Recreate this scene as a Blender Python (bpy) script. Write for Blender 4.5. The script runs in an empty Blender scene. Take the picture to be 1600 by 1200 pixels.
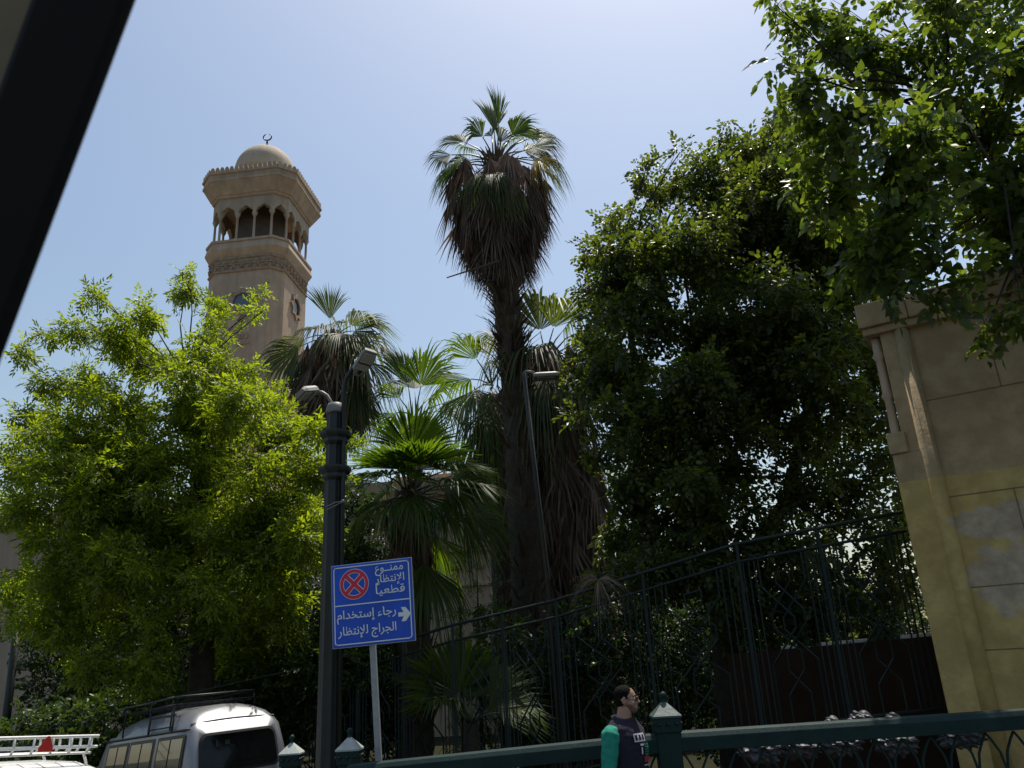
import bpy, bmesh, math, random
import numpy as np
from mathutils import Vector, Matrix
R_ = math.radians
random.seed(7); rng = np.random.default_rng(7)
S = bpy.context.scene; COL = S.collection

# ------------------------------------------------------------------ camera
FOC = 1248.0; PITCH = R_(19.36); ROLL = R_(3.24)
CAM = Vector((0, 0, 2.1))
Fw = Vector((0, math.cos(PITCH), math.sin(PITCH)))
_r0 = Vector((1, 0, 0)); _u0 = Vector((0, -math.sin(PITCH), math.cos(PITCH)))
Rt = math.cos(ROLL)*_r0 - math.sin(ROLL)*_u0
Up = math.cos(ROLL)*_u0 + math.sin(ROLL)*_r0
cd = bpy.data.cameras.new('camera'); cam = bpy.data.objects.new('camera', cd); COL.objects.link(cam)
cd.sensor_fit = 'HORIZONTAL'; cd.sensor_width = 36; cd.lens = 36*FOC/1600
cd.clip_start = 0.02; cd.clip_end = 3000
cam.matrix_world = Matrix.Translation(CAM) @ Matrix((Rt, Up, -Fw)).transposed().to_4x4()
cd.dof.use_dof = True; cd.dof.focus_distance = 16; cd.dof.aperture_fstop = 9.5
S.camera = cam
def ray(x, y): return Fw + Rt*((x-800)/FOC) - Up*((y-600)/FOC)
def P(x, y, Y):                       # the point seen at photo pixel (x, y) that stands Y metres ahead
    d = ray(x, y); return CAM + d*(Y/d.y)
def PXM(Y): return Y/FOC              # rough metres per photo pixel at Y

# ------------------------------------------------------------------ sky, sun, exposure
SUN_AZ, SUN_EL = 25, 70
w = bpy.data.worlds.new('World'); S.world = w; w.use_nodes = True
nt = w.node_tree; bg = nt.nodes['Background']
sky = nt.nodes.new('ShaderNodeTexSky'); sky.sky_type = 'NISHITA'; sky.sun_disc = False
sky.sun_elevation = R_(SUN_EL); sky.sun_rotation = R_(SUN_AZ)
sky.air_density = 1.5; sky.dust_density = 2.2; sky.ozone_density = 1.2; sky.altitude = 50
nt.links.new(sky.outputs[0], bg.inputs[0]); bg.inputs[1].default_value = 0.101
sd = bpy.data.lights.new('sun', 'SUN'); sd.energy = 4.2; sd.angle = R_(0.53); sd.color = (1, .94, .84)
so = bpy.data.objects.new('sun', sd); COL.objects.link(so)
_s = Vector((math.sin(R_(SUN_AZ))*math.cos(R_(SUN_EL)), math.cos(R_(SUN_AZ))*math.cos(R_(SUN_EL)), math.sin(R_(SUN_EL))))
so.rotation_euler = (-_s).to_track_quat('-Z', 'Y').to_euler(); so.location = (10, 20, 40)
S.view_settings.view_transform = 'Standard'; S.view_settings.look = 'None'
S.view_settings.exposure = 0.35; S.view_settings.gamma = 1
S.cycles.max_bounces = 6; S.cycles.diffuse_bounces = 3; S.cycles.glossy_bounces = 3
S.cycles.transmission_bounces = 4; S.cycles.transparent_max_bounces = 6
S.cycles.sample_clamp_indirect = 4; S.cycles.use_denoising = True

# ------------------------------------------------------------------ materials
def mat(name, col, rough=.6, metal=0, spec=.4, var=0, vscale=6, bump=0, bscale=30, col2=None, coat=0, streak=0):
    m = bpy.data.materials.new(name); m.use_nodes = True; n = m.node_tree; b = n.nodes['Principled BSDF']
    b.inputs['Base Color'].default_value = (*col, 1); b.inputs['Roughness'].default_value = rough
    b.inputs['Metallic'].default_value = metal; b.inputs['Specular IOR Level'].default_value = spec
    if coat: b.inputs['Coat Weight'].default_value = coat; b.inputs['Coat Roughness'].default_value = .08
    if var or col2 or bump: tc = n.nodes.new('ShaderNodeTexCoord')
    if var or col2:
        t = n.nodes.new('ShaderNodeTexNoise'); t.inputs['Scale'].default_value = vscale; t.inputs['Detail'].default_value = 7
        t.inputs['Roughness'].default_value = .65
        n.links.new(tc.outputs['Object'], t.inputs['Vector'])
        r = n.nodes.new('ShaderNodeValToRGB'); r.color_ramp.elements[0].position = .32; r.color_ramp.elements[1].position = .68
        c2 = col2 or tuple(c*(1+var) for c in col); c1 = col if col2 else tuple(c*(1-var) for c in col)
        r.color_ramp.elements[0].color = (*c1, 1); r.color_ramp.elements[1].color = (*c2, 1)
        n.links.new(t.outputs['Fac'], r.inputs[0]); n.links.new(r.outputs[0], b.inputs['Base Color'])
        if streak:                                       # rain streaks and grime running down the face
            mp = n.nodes.new('ShaderNodeMapping'); mp.inputs['Scale'].default_value = (2.6, 2.6, .22); n.links.new(tc.outputs['Object'], mp.inputs[0])
            t3 = n.nodes.new('ShaderNodeTexNoise'); t3.inputs['Scale'].default_value = 1.6; t3.inputs['Detail'].default_value = 8; n.links.new(mp.outputs[0], t3.inputs['Vector'])
            r3 = n.nodes.new('ShaderNodeValToRGB'); r3.color_ramp.elements[0].position = .38; r3.color_ramp.elements[1].position = .6
            r3.color_ramp.elements[0].color = (1-streak, 1-streak*1.02, 1-streak*1.04, 1); r3.color_ramp.elements[1].color = (1, 1, 1, 1); n.links.new(t3.outputs['Fac'], r3.inputs[0])
            mm = n.nodes.new('ShaderNodeMix'); mm.data_type = 'RGBA'; mm.blend_type = 'MULTIPLY'; mm.inputs[0].default_value = 1
            n.links.new(r.outputs[0], mm.inputs[6]); n.links.new(r3.outputs[0], mm.inputs[7]); n.links.new(mm.outputs[2], b.inputs['Base Color'])
    if bump:
        t2 = n.nodes.new('ShaderNodeTexNoise'); t2.inputs['Scale'].default_value = bscale; t2.inputs['Detail'].default_value = 5
        n.links.new(tc.outputs['Object'], t2.inputs['Vector'])
        bp = n.nodes.new('ShaderNodeBump'); bp.inputs['Strength'].default_value = bump; bp.inputs['Distance'].default_value = .02
        n.links.new(t2.outputs['Fac'], bp.inputs['Height']); n.links.new(bp.outputs[0], b.inputs['Normal'])
    return m
def leafmat(name, cols, trans, tw=.45, rough=.42, spec=.4):
    m = bpy.data.materials.new(name); m.use_nodes = True; n = m.node_tree; b = n.nodes['Principled BSDF']
    b.inputs['Roughness'].default_value = rough; b.inputs['Specular IOR Level'].default_value = spec
    g = n.nodes.new('ShaderNodeNewGeometry'); r = n.nodes.new('ShaderNodeValToRGB')
    e = r.color_ramp.elements
    while len(e) < len(cols): e.new(.5)
    for i, c in enumerate(cols): e[i].position = i/(len(cols)-1); e[i].color = (*c, 1)
    n.links.new(g.outputs['Random Per Island'], r.inputs[0]); n.links.new(r.outputs[0], b.inputs['Base Color'])
    tr = n.nodes.new('ShaderNodeBsdfTranslucent')
    mx = n.nodes.new('ShaderNodeMix'); mx.data_type = 'RGBA'; mx.blend_type = 'MULTIPLY'; mx.inputs[0].default_value = 1
    n.links.new(r.outputs[0], mx.inputs[6]); mx.inputs[7].default_value = (*trans, 1); n.links.new(mx.outputs[2], tr.inputs['Color'])
    ms = n.nodes.new('ShaderNodeMixShader'); ms.inputs[0].default_value = tw
    n.links.new(b.outputs[0], ms.inputs[1]); n.links.new(tr.outputs[0], ms.inputs[2])
    n.links.new(ms.outputs[0], n.nodes['Material Output'].inputs['Surface'])
    return m
M = {}
M['stone'] = mat('sandstone', (.45, .335, .235), .85, streak=.14, var=.16, vscale=.9, bump=.4, bscale=8)
M['stone_pale'] = mat('pale_sandstone', (.42, .325, .235), .85, streak=.14, var=.14, vscale=1.2, bump=.3, bscale=8)
M['stone_carved'] = mat('carved_sandstone', (.33, .24, .165), .9, var=.25, vscale=5, bump=1, bscale=7)
M['dome'] = mat('dome_plaster', (.45, .37, .27), .85, streak=.12, var=.14, vscale=1.5, bump=.2, bscale=10)
M['hall'] = mat('hall_plaster', (.36, .27, .2), .85, streak=.14, var=.12, vscale=.7, bump=.2, bscale=9)
M['dark_window'] = mat('dark_glass', (.02, .025, .03), .12, spec=.6)
M['blue_glass'] = mat('greyish_glass', (.10, .13, .17), .3, spec=.6)
M['iron'] = mat('dark_green_iron', (.006, .015, .014), .55, spec=.3, var=.3, vscale=9, bump=.15, bscale=60)
M['rail_paint'] = mat('green_rail_paint', (.004, .022, .020), .6, spec=.25, var=.3, vscale=5, bump=.12, bscale=40)
M['cap_paint'] = mat('pale_green_cap_paint', (.05, .08, .073), .5, var=.22, vscale=8, bump=.1, bscale=40)
M['cap_sunlit'] = mat('sunlit_cap_paint', (.34, .37, .34), .5, var=.2, vscale=8, bump=.1, bscale=40)  # paler copy of the cap paint, sunlight on the two small caps coloured in
M['post_green'] = mat('lamp_post_paint', (.007, .011, .0105), .5, spec=.5, var=.3, vscale=6, bump=.12, bscale=50)
M['lum'] = mat('grey_luminaire', (.20, .195, .175), .5, var=.12, vscale=12)
M['lum_glass'] = mat('cloudy_lamp_glass', (.27, .265, .23), .25, spec=.6, var=.1, vscale=20)
M['steel'] = mat('galvanised_steel', (.30, .31, .31), .5, metal=.3, var=.15, vscale=14, bump=.1)
M['black'] = mat('black_plastic', (.006, .006, .006), .6, spec=.15)
M['tan'] = mat('tan_trim', (.19, .155, .105), .9, var=.05, vscale=40)
M['sign_blue'] = mat('blue_sign_sheet', (.004, .08, .55), .42, spec=.45, var=.1, vscale=5, streak=.15)
M['sign_white'] = mat('white_sign_print', (.72, .75, .76), .45)
M['sign_red'] = mat('red_sign_print', (.62, .02, .05), .45)
M['alu'] = mat('aluminium_edge', (.35, .36, .38), .4, metal=.6)
M['silver'] = mat('silver_car_paint', (.21, .215, .225), .42, metal=.5, coat=.3)
M['white_car'] = mat('white_car_paint', (.78, .78, .76), .3, coat=.5)
M['rack_white'] = mat('white_rack_paint', (.72, .71, .67), .4, var=.1, vscale=30)
M['rubber'] = mat('rubber', (.012, .012, .012), .8)
M['car_black'] = mat('black_trim', (.01, .01, .011), .4)
M['red'] = mat('red_reflector', (.5, .03, .02), .35, var=.1, vscale=20)
M['seat'] = mat('black_seat_leather', (.012, .012, .013), .35, bump=.1, bscale=60)
M['bark'] = mat('bark', (.035, .027, .02), .95, var=.4, vscale=9, bump=1, bscale=25)
M['palm_bark'] = mat('palm_bark', (.055, .04, .03), .95, var=.45, vscale=8, bump=1, bscale=25)
M['stub'] = leafmat('palm_leaf_base', [(.05, .033, .024), (.13, .09, .062), (.2, .165, .13)], (.3, .25, .2), .05, .8, .1)
M['petiole'] = mat('palm_stalk', (.10, .105, .045), .5, var=.25, vscale=4)
M['light_leaf'] = leafmat('light_green_leaf', [(.055, .082, .010), (.098, .138, .014), (.145, .186, .016), (.19, .225, .022)], (2.55, 2.55, .75), .55, .42, .4)
M['dark_leaf'] = leafmat('dark_green_leaf', [(.017, .028, .011), (.032, .050, .015), (.058, .079, .02), (.072, .09, .022)], (3.6, 3.4, .9), .42, .42, .35)
M['over_leaf'] = leafmat('heart_leaf', [(.026, .046, .014), (.047, .073, .018), (.078, .104, .024)], (3.7, 3.5, 1.0), .46, .40, .4)
M['hedge_leaf'] = leafmat('hedge_leaf', [(.022, .045, .012), (.055, .09, .018)], (2.2, 2.2, .9), .4)
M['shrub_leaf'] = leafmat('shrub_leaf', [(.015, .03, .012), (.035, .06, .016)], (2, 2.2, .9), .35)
M['thuja'] = leafmat('thuja_leaf', [(.06, .10, .04), (.10, .15, .06), (.14, .19, .09)], (1.7, 1.8, 1), .3, .6, .2)
M['palm_leaf'] = leafmat('palm_leaf', [(.028, .05, .010), (.048, .078, .014), (.08, .108, .02)], (2.8, 3.0, .5), .46, .5, .3)
M['palm_leaf_grey'] = leafmat('greyish_palm_leaf', [(.036, .052, .018), (.062, .082, .028), (.1, .115, .04)], (2.1, 2.2, .6), .42, .5, .3)
M['palm_yellow'] = leafmat('yellowing_palm_leaf', [(.12, .13, .02), (.32, .2, .015), (.42, .25, .015)], (1.8, 1.6, .5), .45, .7, .08)
M['palm_dead'] = leafmat('dead_palm_leaf', [(.05, .032, .025), (.105, .07, .052), (.16, .115, .088), (.27, .21, .165)], (1.4, 1.1, .85), .22, .75, .15)
M['grass'] = mat('garden_soil', (.028, .022, .016), 1.0, spec=.02, col2=(.026, .034, .015), vscale=1.5)
M['asphalt'] = mat('asphalt', (.05, .05, .052), .9, var=.2, vscale=5, bump=.3, bscale=150)
M['paving'] = mat('pavement_tiles', (.06, .055, .047), 1.0, spec=.05, var=.2, vscale=3, bump=.2, bscale=60)
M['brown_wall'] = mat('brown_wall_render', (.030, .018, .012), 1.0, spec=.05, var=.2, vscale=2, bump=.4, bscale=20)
M['capstone'] = mat('pale_capstone', (.4, .37, .32), .85, var=.2, vscale=6)
M['litter'] = mat('crumpled_plastic', (.06, .06, .062), .5, var=.2, vscale=9)
M['skin'] = mat('skin', (.33, .185, .125), .55, var=.06, vscale=30)
M['hair'] = mat('dark_hair', (.006, .005, .0045), .9, spec=.1, bump=.3, bscale=90)
M['green_cloth'] = mat('green_sweater', (.012, .21, .145), .9, var=.12, vscale=25, bump=.35, bscale=22)
M['navy_cloth'] = mat('navy_vest', (.014, .012, .024), .95, var=.2, vscale=18, bump=.3, bscale=40)
M['trouser'] = mat('dark_trousers', (.02, .022, .03), .9)
M['print_white'] = mat('white_print', (.55, .53, .55), .8)
M['print_red'] = mat('red_print', (.30, .02, .04), .8)
M['lens'] = mat('spectacle_lens', (.05, .04, .035), .05, spec=.8)
M['cable'] = mat('cable', (.02, .02, .02), .7)
M['rope'] = mat('brown_pole', (.05, .038, .03), .7, var=.2, vscale=10)

# painted gate: bare stone above, yellow paint below with worn grey patches
def gate_material():
    m = bpy.data.materials.new('painted_stone'); m.use_nodes = True; n = m.node_tree; b = n.nodes['Principled BSDF']
    b.inputs['Roughness'].default_value = .85; b.inputs['Specular IOR Level'].default_value = .25
    tc = n.nodes.new('ShaderNodeTexCoord'); sep = n.nodes.new('ShaderNodeSeparateXYZ'); n.links.new(tc.outputs['Object'], sep.inputs[0])
    def noise(sc, det=6, vec=None):
        t = n.nodes.new('ShaderNodeTexNoise'); t.inputs['Scale'].default_value = sc; t.inputs['Detail'].default_value = det
        t.inputs['Roughness'].default_value = .62; n.links.new(vec or tc.outputs['Object'], t.inputs['Vector']); return t.outputs['Fac']
    def ramp(f, a, c1, bb, c2):
        r = n.nodes.new('ShaderNodeValToRGB'); r.color_ramp.elements[0].position = a; r.color_ramp.elements[0].color = (*c1, 1)
        r.color_ramp.elements[1].position = bb; r.color_ramp.elements[1].color = (*c2, 1); n.links.new(f, r.inputs[0]); return r.outputs[0]
    def mix(f, a, c):
        x = n.nodes.new('ShaderNodeMix'); x.data_type = 'RGBA'; n.links.new(f, x.inputs[0]); n.links.new(a, x.inputs[6]); n.links.new(c, x.inputs[7]); return x.outputs[2]
    def math_(op, a, v):
        x = n.nodes.new('ShaderNodeMath'); x.operation = op
        n.links.new(a, x.inputs[0])
        if isinstance(v, (int, float)): x.inputs[1].default_value = v
        else: n.links.new(v, x.inputs[1])
        return x.outputs[0]
    stone = ramp(noise(1.6, 8), .3, (.36, .265, .15), .7, (.46, .345, .20))
    yellow = ramp(noise(2.2, 8), .3, (.44, .315, .115), .72, (.54, .41, .16))
    mp = n.nodes.new('ShaderNodeMapping'); mp.inputs['Scale'].default_value = (.8, .8, .75); mp.inputs['Location'].default_value = (0, 0, 0)
    n.links.new(tc.outputs['Object'], mp.inputs[0])
    worn = ramp(noise(9, 8), .3, (.38, .30, .20), .7, (.50, .41, .29))
    # worn patch: a ragged blob around (u, z) centres on the panel
    patch = None
    for (cu, rx, rz) in PATCH:
        du = n.nodes.new('ShaderNodeVectorMath'); du.operation = 'SUBTRACT'; n.links.new(tc.outputs['Object'], du.inputs[0]); du.inputs[1].default_value = cu
        sc = n.nodes.new('ShaderNodeVectorMath'); sc.operation = 'MULTIPLY'; n.links.new(du.outputs[0], sc.inputs[0]); sc.inputs[1].default_value = (1/rx, 1/rx, 1/rz)
        ln = n.nodes.new('ShaderNodeVectorMath'); ln.operation = 'LENGTH'; n.links.new(sc.outputs[0], ln.inputs[0])
        k = math_('ADD', ln.outputs['Value'], math_('MULTIPLY', noise(5, 8), 1.3))
        patch = k if patch is None else math_('MINIMUM', patch, k)
    pf = ramp(patch, 1.5, (1, 1, 1), 1.62, (0, 0, 0))
    r_ = pf.node; r_.color_ramp.elements[0].position = .80; r_.color_ramp.elements[1].position = .84
    half = math_('MULTIPLY', patch, .5); n.links.new(half, r_.inputs[0])
    low = mix(pf, yellow, worn)
    zed = math_('ADD', sep.outputs['Z'], math_('MULTIPLY', noise(6), .05))
    zf = n.nodes.new('ShaderNodeMath'); zf.operation = 'GREATER_THAN'; n.links.new(zed, zf.inputs[0]); zf.inputs[1].default_value = GATE_Z
    base = mix(zf.outputs[0], low, stone)
    stain = ramp(noise(3.5, 9), .42, (.72, .70, .68), .62, (1, 1, 1))
    mm = n.nodes.new('ShaderNodeMix'); mm.data_type = 'RGBA'; mm.blend_type = 'MULTIPLY'; mm.inputs[0].default_value = .8
    n.links.new(base, mm.inputs[6]); n.links.new(stain, mm.inputs[7]); n.links.new(mm.outputs[2], b.inputs['Base Color'])
    bp = n.nodes.new('ShaderNodeBump'); bp.inputs['Strength'].default_value = .5; bp.inputs['Distance'].default_value = .02
    n.links.new(noise(14, 7), bp.inputs['Height']); n.links.new(bp.outputs[0], b.inputs['Normal'])
    return m

# ------------------------------------------------------------------ mesh helpers
ORG = {}
def tag(o, label=None, cat=None, group=None, kind=None):
    if label: o['label'] = label
    if cat: o['category'] = cat
    if group: o['group'] = group
    if kind: o['kind'] = kind
    return o
def thing(name, label, cat, loc, group=None):
    o = bpy.data.objects.new(name, None); COL.objects.link(o); o.location = Vector(loc); o.empty_display_size = .2
    ORG[o.name] = Vector(loc); return tag(o, label, cat, group)
def link_mesh(name, me, m, parent, smooth):
    if m: me.materials.append(m)
    if smooth: me.polygons.foreach_set('use_smooth', [True]*len(me.polygons))
    o = bpy.data.objects.new(name, me); COL.objects.link(o)
    if parent: o.parent = parent; ORG[o.name] = ORG[parent.name]
    else: ORG[o.name] = Vector((0, 0, 0))
    return o
class MB:
    def __init__(s): s.v = []; s.f = []
    def add(s, vs, fs):
        k = len(s.v); s.v += [Vector(v) for v in vs]; s.f += [tuple(i+k for i in f) for f in fs]
    def box(s, c, size, rot=None, taper=1):
        x, y, z = (q/2 for q in size); vs = []
        for sz, t in ((-1, 1), (1, taper)):
            for a, b in ((-1, -1), (1, -1), (1, 1), (-1, 1)): vs.append(Vector((a*x*t, b*y*t, sz*z)))
        if rot: vs = [rot @ v for v in vs]
        s.add([v+Vector(c) for v in vs], [(3, 2, 1, 0), (4, 5, 6, 7), (0, 1, 5, 4), (1, 2, 6, 5), (2, 3, 7, 6), (3, 0, 4, 7)])
    def tube(s, pts, rad, n=8, cap=True, sq=None):
        pts = [Vector(p) for p in pts]
        if not hasattr(rad, '__len__'): rad = [rad]*len(pts)
        rings = []; a = None
        for i, p in enumerate(pts):
            d = (pts[min(i+1, len(pts)-1)]-pts[max(i-1, 0)])
            if d.length < 1e-9: d = Vector((0, 0, 1))
            d.normalize()
            if a is None: a = Vector((1, 0, 0)) if abs(d.x) < .9 else Vector((0, 1, 0))
            a = (a - d*a.dot(d)); a = a.normalized() if a.length > 1e-6 else d.orthogonal().normalized()
            b = d.cross(a)
            rings.append([p+(a*math.cos(2*math.pi*(j+.5)/n)+b*math.sin(2*math.pi*(j+.5)/n))*rad[i] for j in range(n)])
        s.loft(rings, cap)
    def loft(s, rings, cap=True, closed=True):
        n = len(rings[0]); k = len(s.v)
        for r in rings: s.v += [Vector(v) for v in r]
        for i in range(len(rings)-1):
            for j in range(n if closed else n-1):
                s.f.append((k+i*n+j, k+i*n+(j+1) % n, k+(i+1)*n+(j+1) % n, k+(i+1)*n+j))
        if cap: s.f.append(tuple(k+j for j in reversed(range(n)))); s.f.append(tuple(k+(len(rings)-1)*n+j for j in range(n)))
    def lathe(s, c, prof, n=24, ax=None):
        c = Vector(c)
        s.loft([[c+Vector((r*math.cos(2*math.pi*j/n), r*math.sin(2*math.pi*j/n), z)) for j in range(n)] for r, z in prof])
    def prism(s, poly, dvec):          # poly: list of 3-D points, extruded by dvec
        poly = [Vector(p) for p in poly]; dvec = Vector(dvec); s.loft([poly, [p+dvec for p in poly]])
    def build(s, name, m, parent=None, smooth=False, bevel=0, xf=None):
        if xf: s.v = [xf @ v for v in s.v]
        o0 = ORG[parent.name] if parent else Vector((0, 0, 0))
        me = bpy.data.meshes.new(name); me.from_pydata([v-o0 for v in s.v], [], s.f)
        bm = bmesh.new(); bm.from_mesh(me); bmesh.ops.recalc_face_normals(bm, faces=bm.faces); bm.to_mesh(me); bm.free()
        o = link_mesh(name, me, m, parent, smooth)
        if bevel:
            md = o.modifiers.new('b', 'BEVEL'); md.width = bevel; md.segments = 2; md.limit_method = 'ANGLE'
        return o
def npmesh(name, V, F, m, parent=None, smooth=False):
    """V (n,3) float array, F (k,4) int array of quads"""
    if parent: V = V - np.array(ORG[parent.name])
    me = bpy.data.meshes.new(name); me.vertices.add(len(V)); me.vertices.foreach_set('co', V.astype(np.float32).ravel())
    me.loops.add(F.size); me.loops.foreach_set('vertex_index', F.astype(np.int32).ravel())
    me.polygons.add(len(F)); me.polygons.foreach_set('loop_start', np.arange(0, F.size, F.shape[1], dtype=np.int32))
    me.update(calc_edges=True); me.validate()
    return link_mesh(name, me, m, parent, smooth)
def norm(a): return a/np.maximum(np.linalg.norm(a, axis=-1, keepdims=True), 1e-9)
def scatter(C, D, N, scale, TV, TF):
    """template (x right, y along, z normal) put at C with axis D, normal ~N"""
    D = norm(D); N = norm(N - D*np.sum(N*D, 1, keepdims=True)); X = np.cross(D, N)
    B = np.stack([X, D, N], 2)                                  # n,3,3
    V = np.einsum('nij,kj->nki', B, TV)*scale[:, None, None] + C[:, None, :]
    n, k = len(C), len(TV)
    F = TF[None] + (np.arange(n)*k)[:, None, None]
    return V.reshape(-1, 3), F.reshape(-1, TF.shape[1])
# one folded pointed leaf, length 1: two quads
LEAF_V = np.array([(0, 0, 0), (-.3, .28, .07), (-.24, .66, .08), (0, 1, -.05), (.24, .66, .08), (.3, .28, .07)], float)
LEAF_F = np.array([(0, 3, 2, 1), (0, 5, 4, 3)])
SLIM_V = LEAF_V*np.array([.62, 1, .8]); HEART_V = np.array([(0, 0, 0), (-.36, .16, .07), (-.34, .5, .09), (0, 1.08, -.08), (.34, .5, .09), (.36, .16, .07)], float)
def sprig(n, leafv, size, length, droop=.2, seed=0):
    """twig template: n leaves in alternate pairs along y"""
    r = np.random.default_rng(seed); Vs, Fs = [], []
    for i in range(n):
        t = i/(n-1); side = -1 if i % 2 else 1
        c = np.array([[side*.01, t*length, -droop*t*t*length]])
        a = side*(R_(62)*(1-t)+R_(8)) + r.normal()*.25
        d = np.array([[math.sin(a), math.cos(a), -.25+r.normal()*.22]])
        nn = np.array([[r.normal()*.35, r.normal()*.35, 1.]])
        v, f = scatter(c, d, nn, np.array([size*r.uniform(.75, 1.2)]), leafv, LEAF_F)
        Vs.append(v); Fs.append(f+i*len(leafv))
    return np.concatenate(Vs), np.concatenate(Fs)
def blob_points(blobs, dens, shell=.5):
    """blobs: (centre, radius xyz, weight) -> points, outward dirs"""
    C, D = [], []
    for c, r, wgt in blobs:
        n = max(3, int(dens*wgt*(r[0]*r[1]*r[2])**(2/3)))
        d = norm(rng.normal(size=(n, 3))); rad = rng.uniform(0, 1, (n, 1))**(shell)
        rad *= rng.uniform(.85, 1.12, (n, 1))
        C.append(np.array(c)+d*rad*np.array(r)); D.append(d)
    return np.concatenate(C), np.concatenate(D)
def foliage(blobs, dens, templs, size, hang=.35, shell=.5):
    C, D = blob_points(blobs, dens, shell)
    n = len(C); d = D*.8 + rng.normal(size=(n, 3))*.7 + np.array([0, 0, -hang])
    N = rng.normal(size=(n, 3))*.55 + np.array([0, 0, 1.]); s = rng.uniform(.75, 1.25, n)*size
    Vs, Fs, k = [], [], 0; idx = rng.integers(0, len(templs), n)
    for q, (tv, tf) in enumerate(templs):
        mk = idx == q
        if not mk.any(): continue
        v, f = scatter(C[mk], d[mk], N[mk], s[mk], tv, tf); Vs.append(v); Fs.append(f+k); k += len(v)
    return np.concatenate(Vs), np.concatenate(Fs)
def limbs(mb, fork, blobs, r0=.06, twigs=6, rt=.008):
    for c, r, wgt in blobs:
        c = Vector(c); f = random.choice(fork) if isinstance(fork, list) else fork
        f = min(fork, key=lambda q: (q-c).length*random.uniform(.7, 1.3))
        mid = f.lerp(c, .5)+Vector((random.uniform(-.15, .15), random.uniform(-.15, .15), random.uniform(-.05, .25)))*(c-f).length*.5
        mb.tube([f, f.lerp(mid, .5)+Vector((0, 0, .05)), mid, mid.lerp(c, .55), c], [r0, r0*.75, r0*.55, r0*.38, r0*.22], 5, False)
        for _ in range(int(twigs*max(.5, wgt))):
            d = Vector((random.gauss(0, 1), random.gauss(0, 1), random.gauss(.2, 1))).normalized()
            e = c+Vector((d.x*r[0], d.y*r[1], d.z*r[2]))*random.uniform(.7, 1.05)
            st = mid.lerp(c, random.uniform(.4, 1)); m2 = st.lerp(e, .5)+Vector((0, 0, .06*(e-st).length))
            mb.tube([st, m2, e], [rt, rt*.7, rt*.3], 3, False)
def pxblobs(lst, Y, dY, depth=1.0):
    out = []
    for q in lst:
        x, y, r = q[:3]; wgt = q[3] if len(q) > 3 else 1
        yy = q[4] if len(q) > 4 else Y+random.uniform(-dY, dY)
        c = P(x, y, yy); rm = r*PXM((c-CAM).dot(Fw)); out.append((tuple(c), (rm, rm*depth*random.uniform(.9, 1.2), rm*random.uniform(.85, 1.0)), wgt))
    return out

def clumps(blobs, n=6, f=.48, rmin=.22, shell=(.45, .95)):
    """break big blobs into uneven smaller leaf clumps with gaps between them"""
    out = []
    for c, r, wgt in blobs:
        if r[0] < rmin: out.append((c, r, wgt)); continue
        k = int(n*random.uniform(.75, 1.25))
        for _ in range(k):
            d = Vector((random.gauss(0, 1), random.gauss(0, 1), random.gauss(0, 1))).normalized()*random.uniform(*shell)
            g = f*random.uniform(.6, 1.25)
            out.append((tuple(Vector(c)+Vector((d.x*r[0], d.y*r[1], d.z*r[2]))), (r[0]*g, r[1]*g, r[2]*g*.8), wgt*random.uniform(.6, 1.2)))
    return out
# ------------------------------------------------------------------ the setting: ground, road, pavement
def gz(x, y):                                  # the street falls away to the left
    return -.07*max(0, min(30, -x-5.0))
def sheet(name, xs, ys, z0, m):
    mb = MB(); nx, ny = len(xs), len(ys)
    vs = [(x, y, gz(x, y)+z0) for y in ys for x in xs]
    mb.add(vs, [(j*nx+i, j*nx+i+1, (j+1)*nx+i+1, (j+1)*nx+i) for j in range(ny-1) for i in range(nx-1)])
    o = mb.build(name, m); return tag(o, kind='structure')
sheet('ground', [-1500, -300, -60, -32, -20, -10, -5, -2, 5, 20, 100, 400, 1500], [-1500, -100, -20, 0, 11, 20, 40, 100, 400, 1500], -.02, M['grass'])
sheet('road', [-60, -32, -20, -10, -5, -2, 5, 20, 60], [-8, -4, 0, 4, 7.0], -.012, M['asphalt'])
sheet('side_road', [-60, -32, -20, -10, -5, -3.3], [7.0, 9, 11, 14.2], -.008, M['asphalt'])
mbp = MB()
for i, (xa, xb) in enumerate(((-3.2, -2), (-2, 4), (4, 40))):
    ya, yb = 6.2, 11.5
    vs = [(x, y, z) for z in (-.3, .15) for x, y in ((xa, ya), (xb, ya), (xb, yb), (xa, yb))]
    vs = [(x, y, z+gz(x, y)) for x, y, z in vs]
    mbp.add(vs, [(3, 2, 1, 0), (4, 5, 6, 7), (0, 1, 5, 4), (2, 3, 7, 6)]+([(3, 0, 4, 7)] if i == 0 else [])+([(1, 2, 6, 5)] if i == 2 else []))
tag(mbp.build('pavement', M['paving']), kind='structure')

# ------------------------------------------------------------------ minaret
MC = Vector((-13.11, 38, 0)); MA, MK, MROT = 2.03, .567, R_(-5.9)
mrot = Matrix.Rotation(MROT, 3, 'Z')
def octo(a, z, k=None):
    k = MK*a/MA if k is None else k
    pts = [(-a+k, -a), (a-k, -a), (a, -a+k), (a, a-k), (a-k, a), (-a+k, a), (-a, a-k), (-a, -a+k)]
    return [MC+mrot @ Vector((x, y, z)) for x, y in pts]
mn = thing('minaret', 'tall sandstone minaret with arcaded gallery, scalloped cornice, dome and crescent finial', 'minaret', (MC.x, MC.y, -1))
mb = MB(); mb.loft([octo(2.12, -1.5), octo(MA, 10), octo(MA, 21.62)]); mb.build('shaft', M['stone'], mn)
mb = MB(); mb.loft([octo(MA+.07, 21.6), octo(MA+.07, 21.66), octo(MA+.03, 21.70), octo(MA+.03, 22.30), octo(MA+.08, 22.34), octo(MA+.08, 22.44)])
mb.build('frieze', M['stone_carved'], mn)
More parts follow.
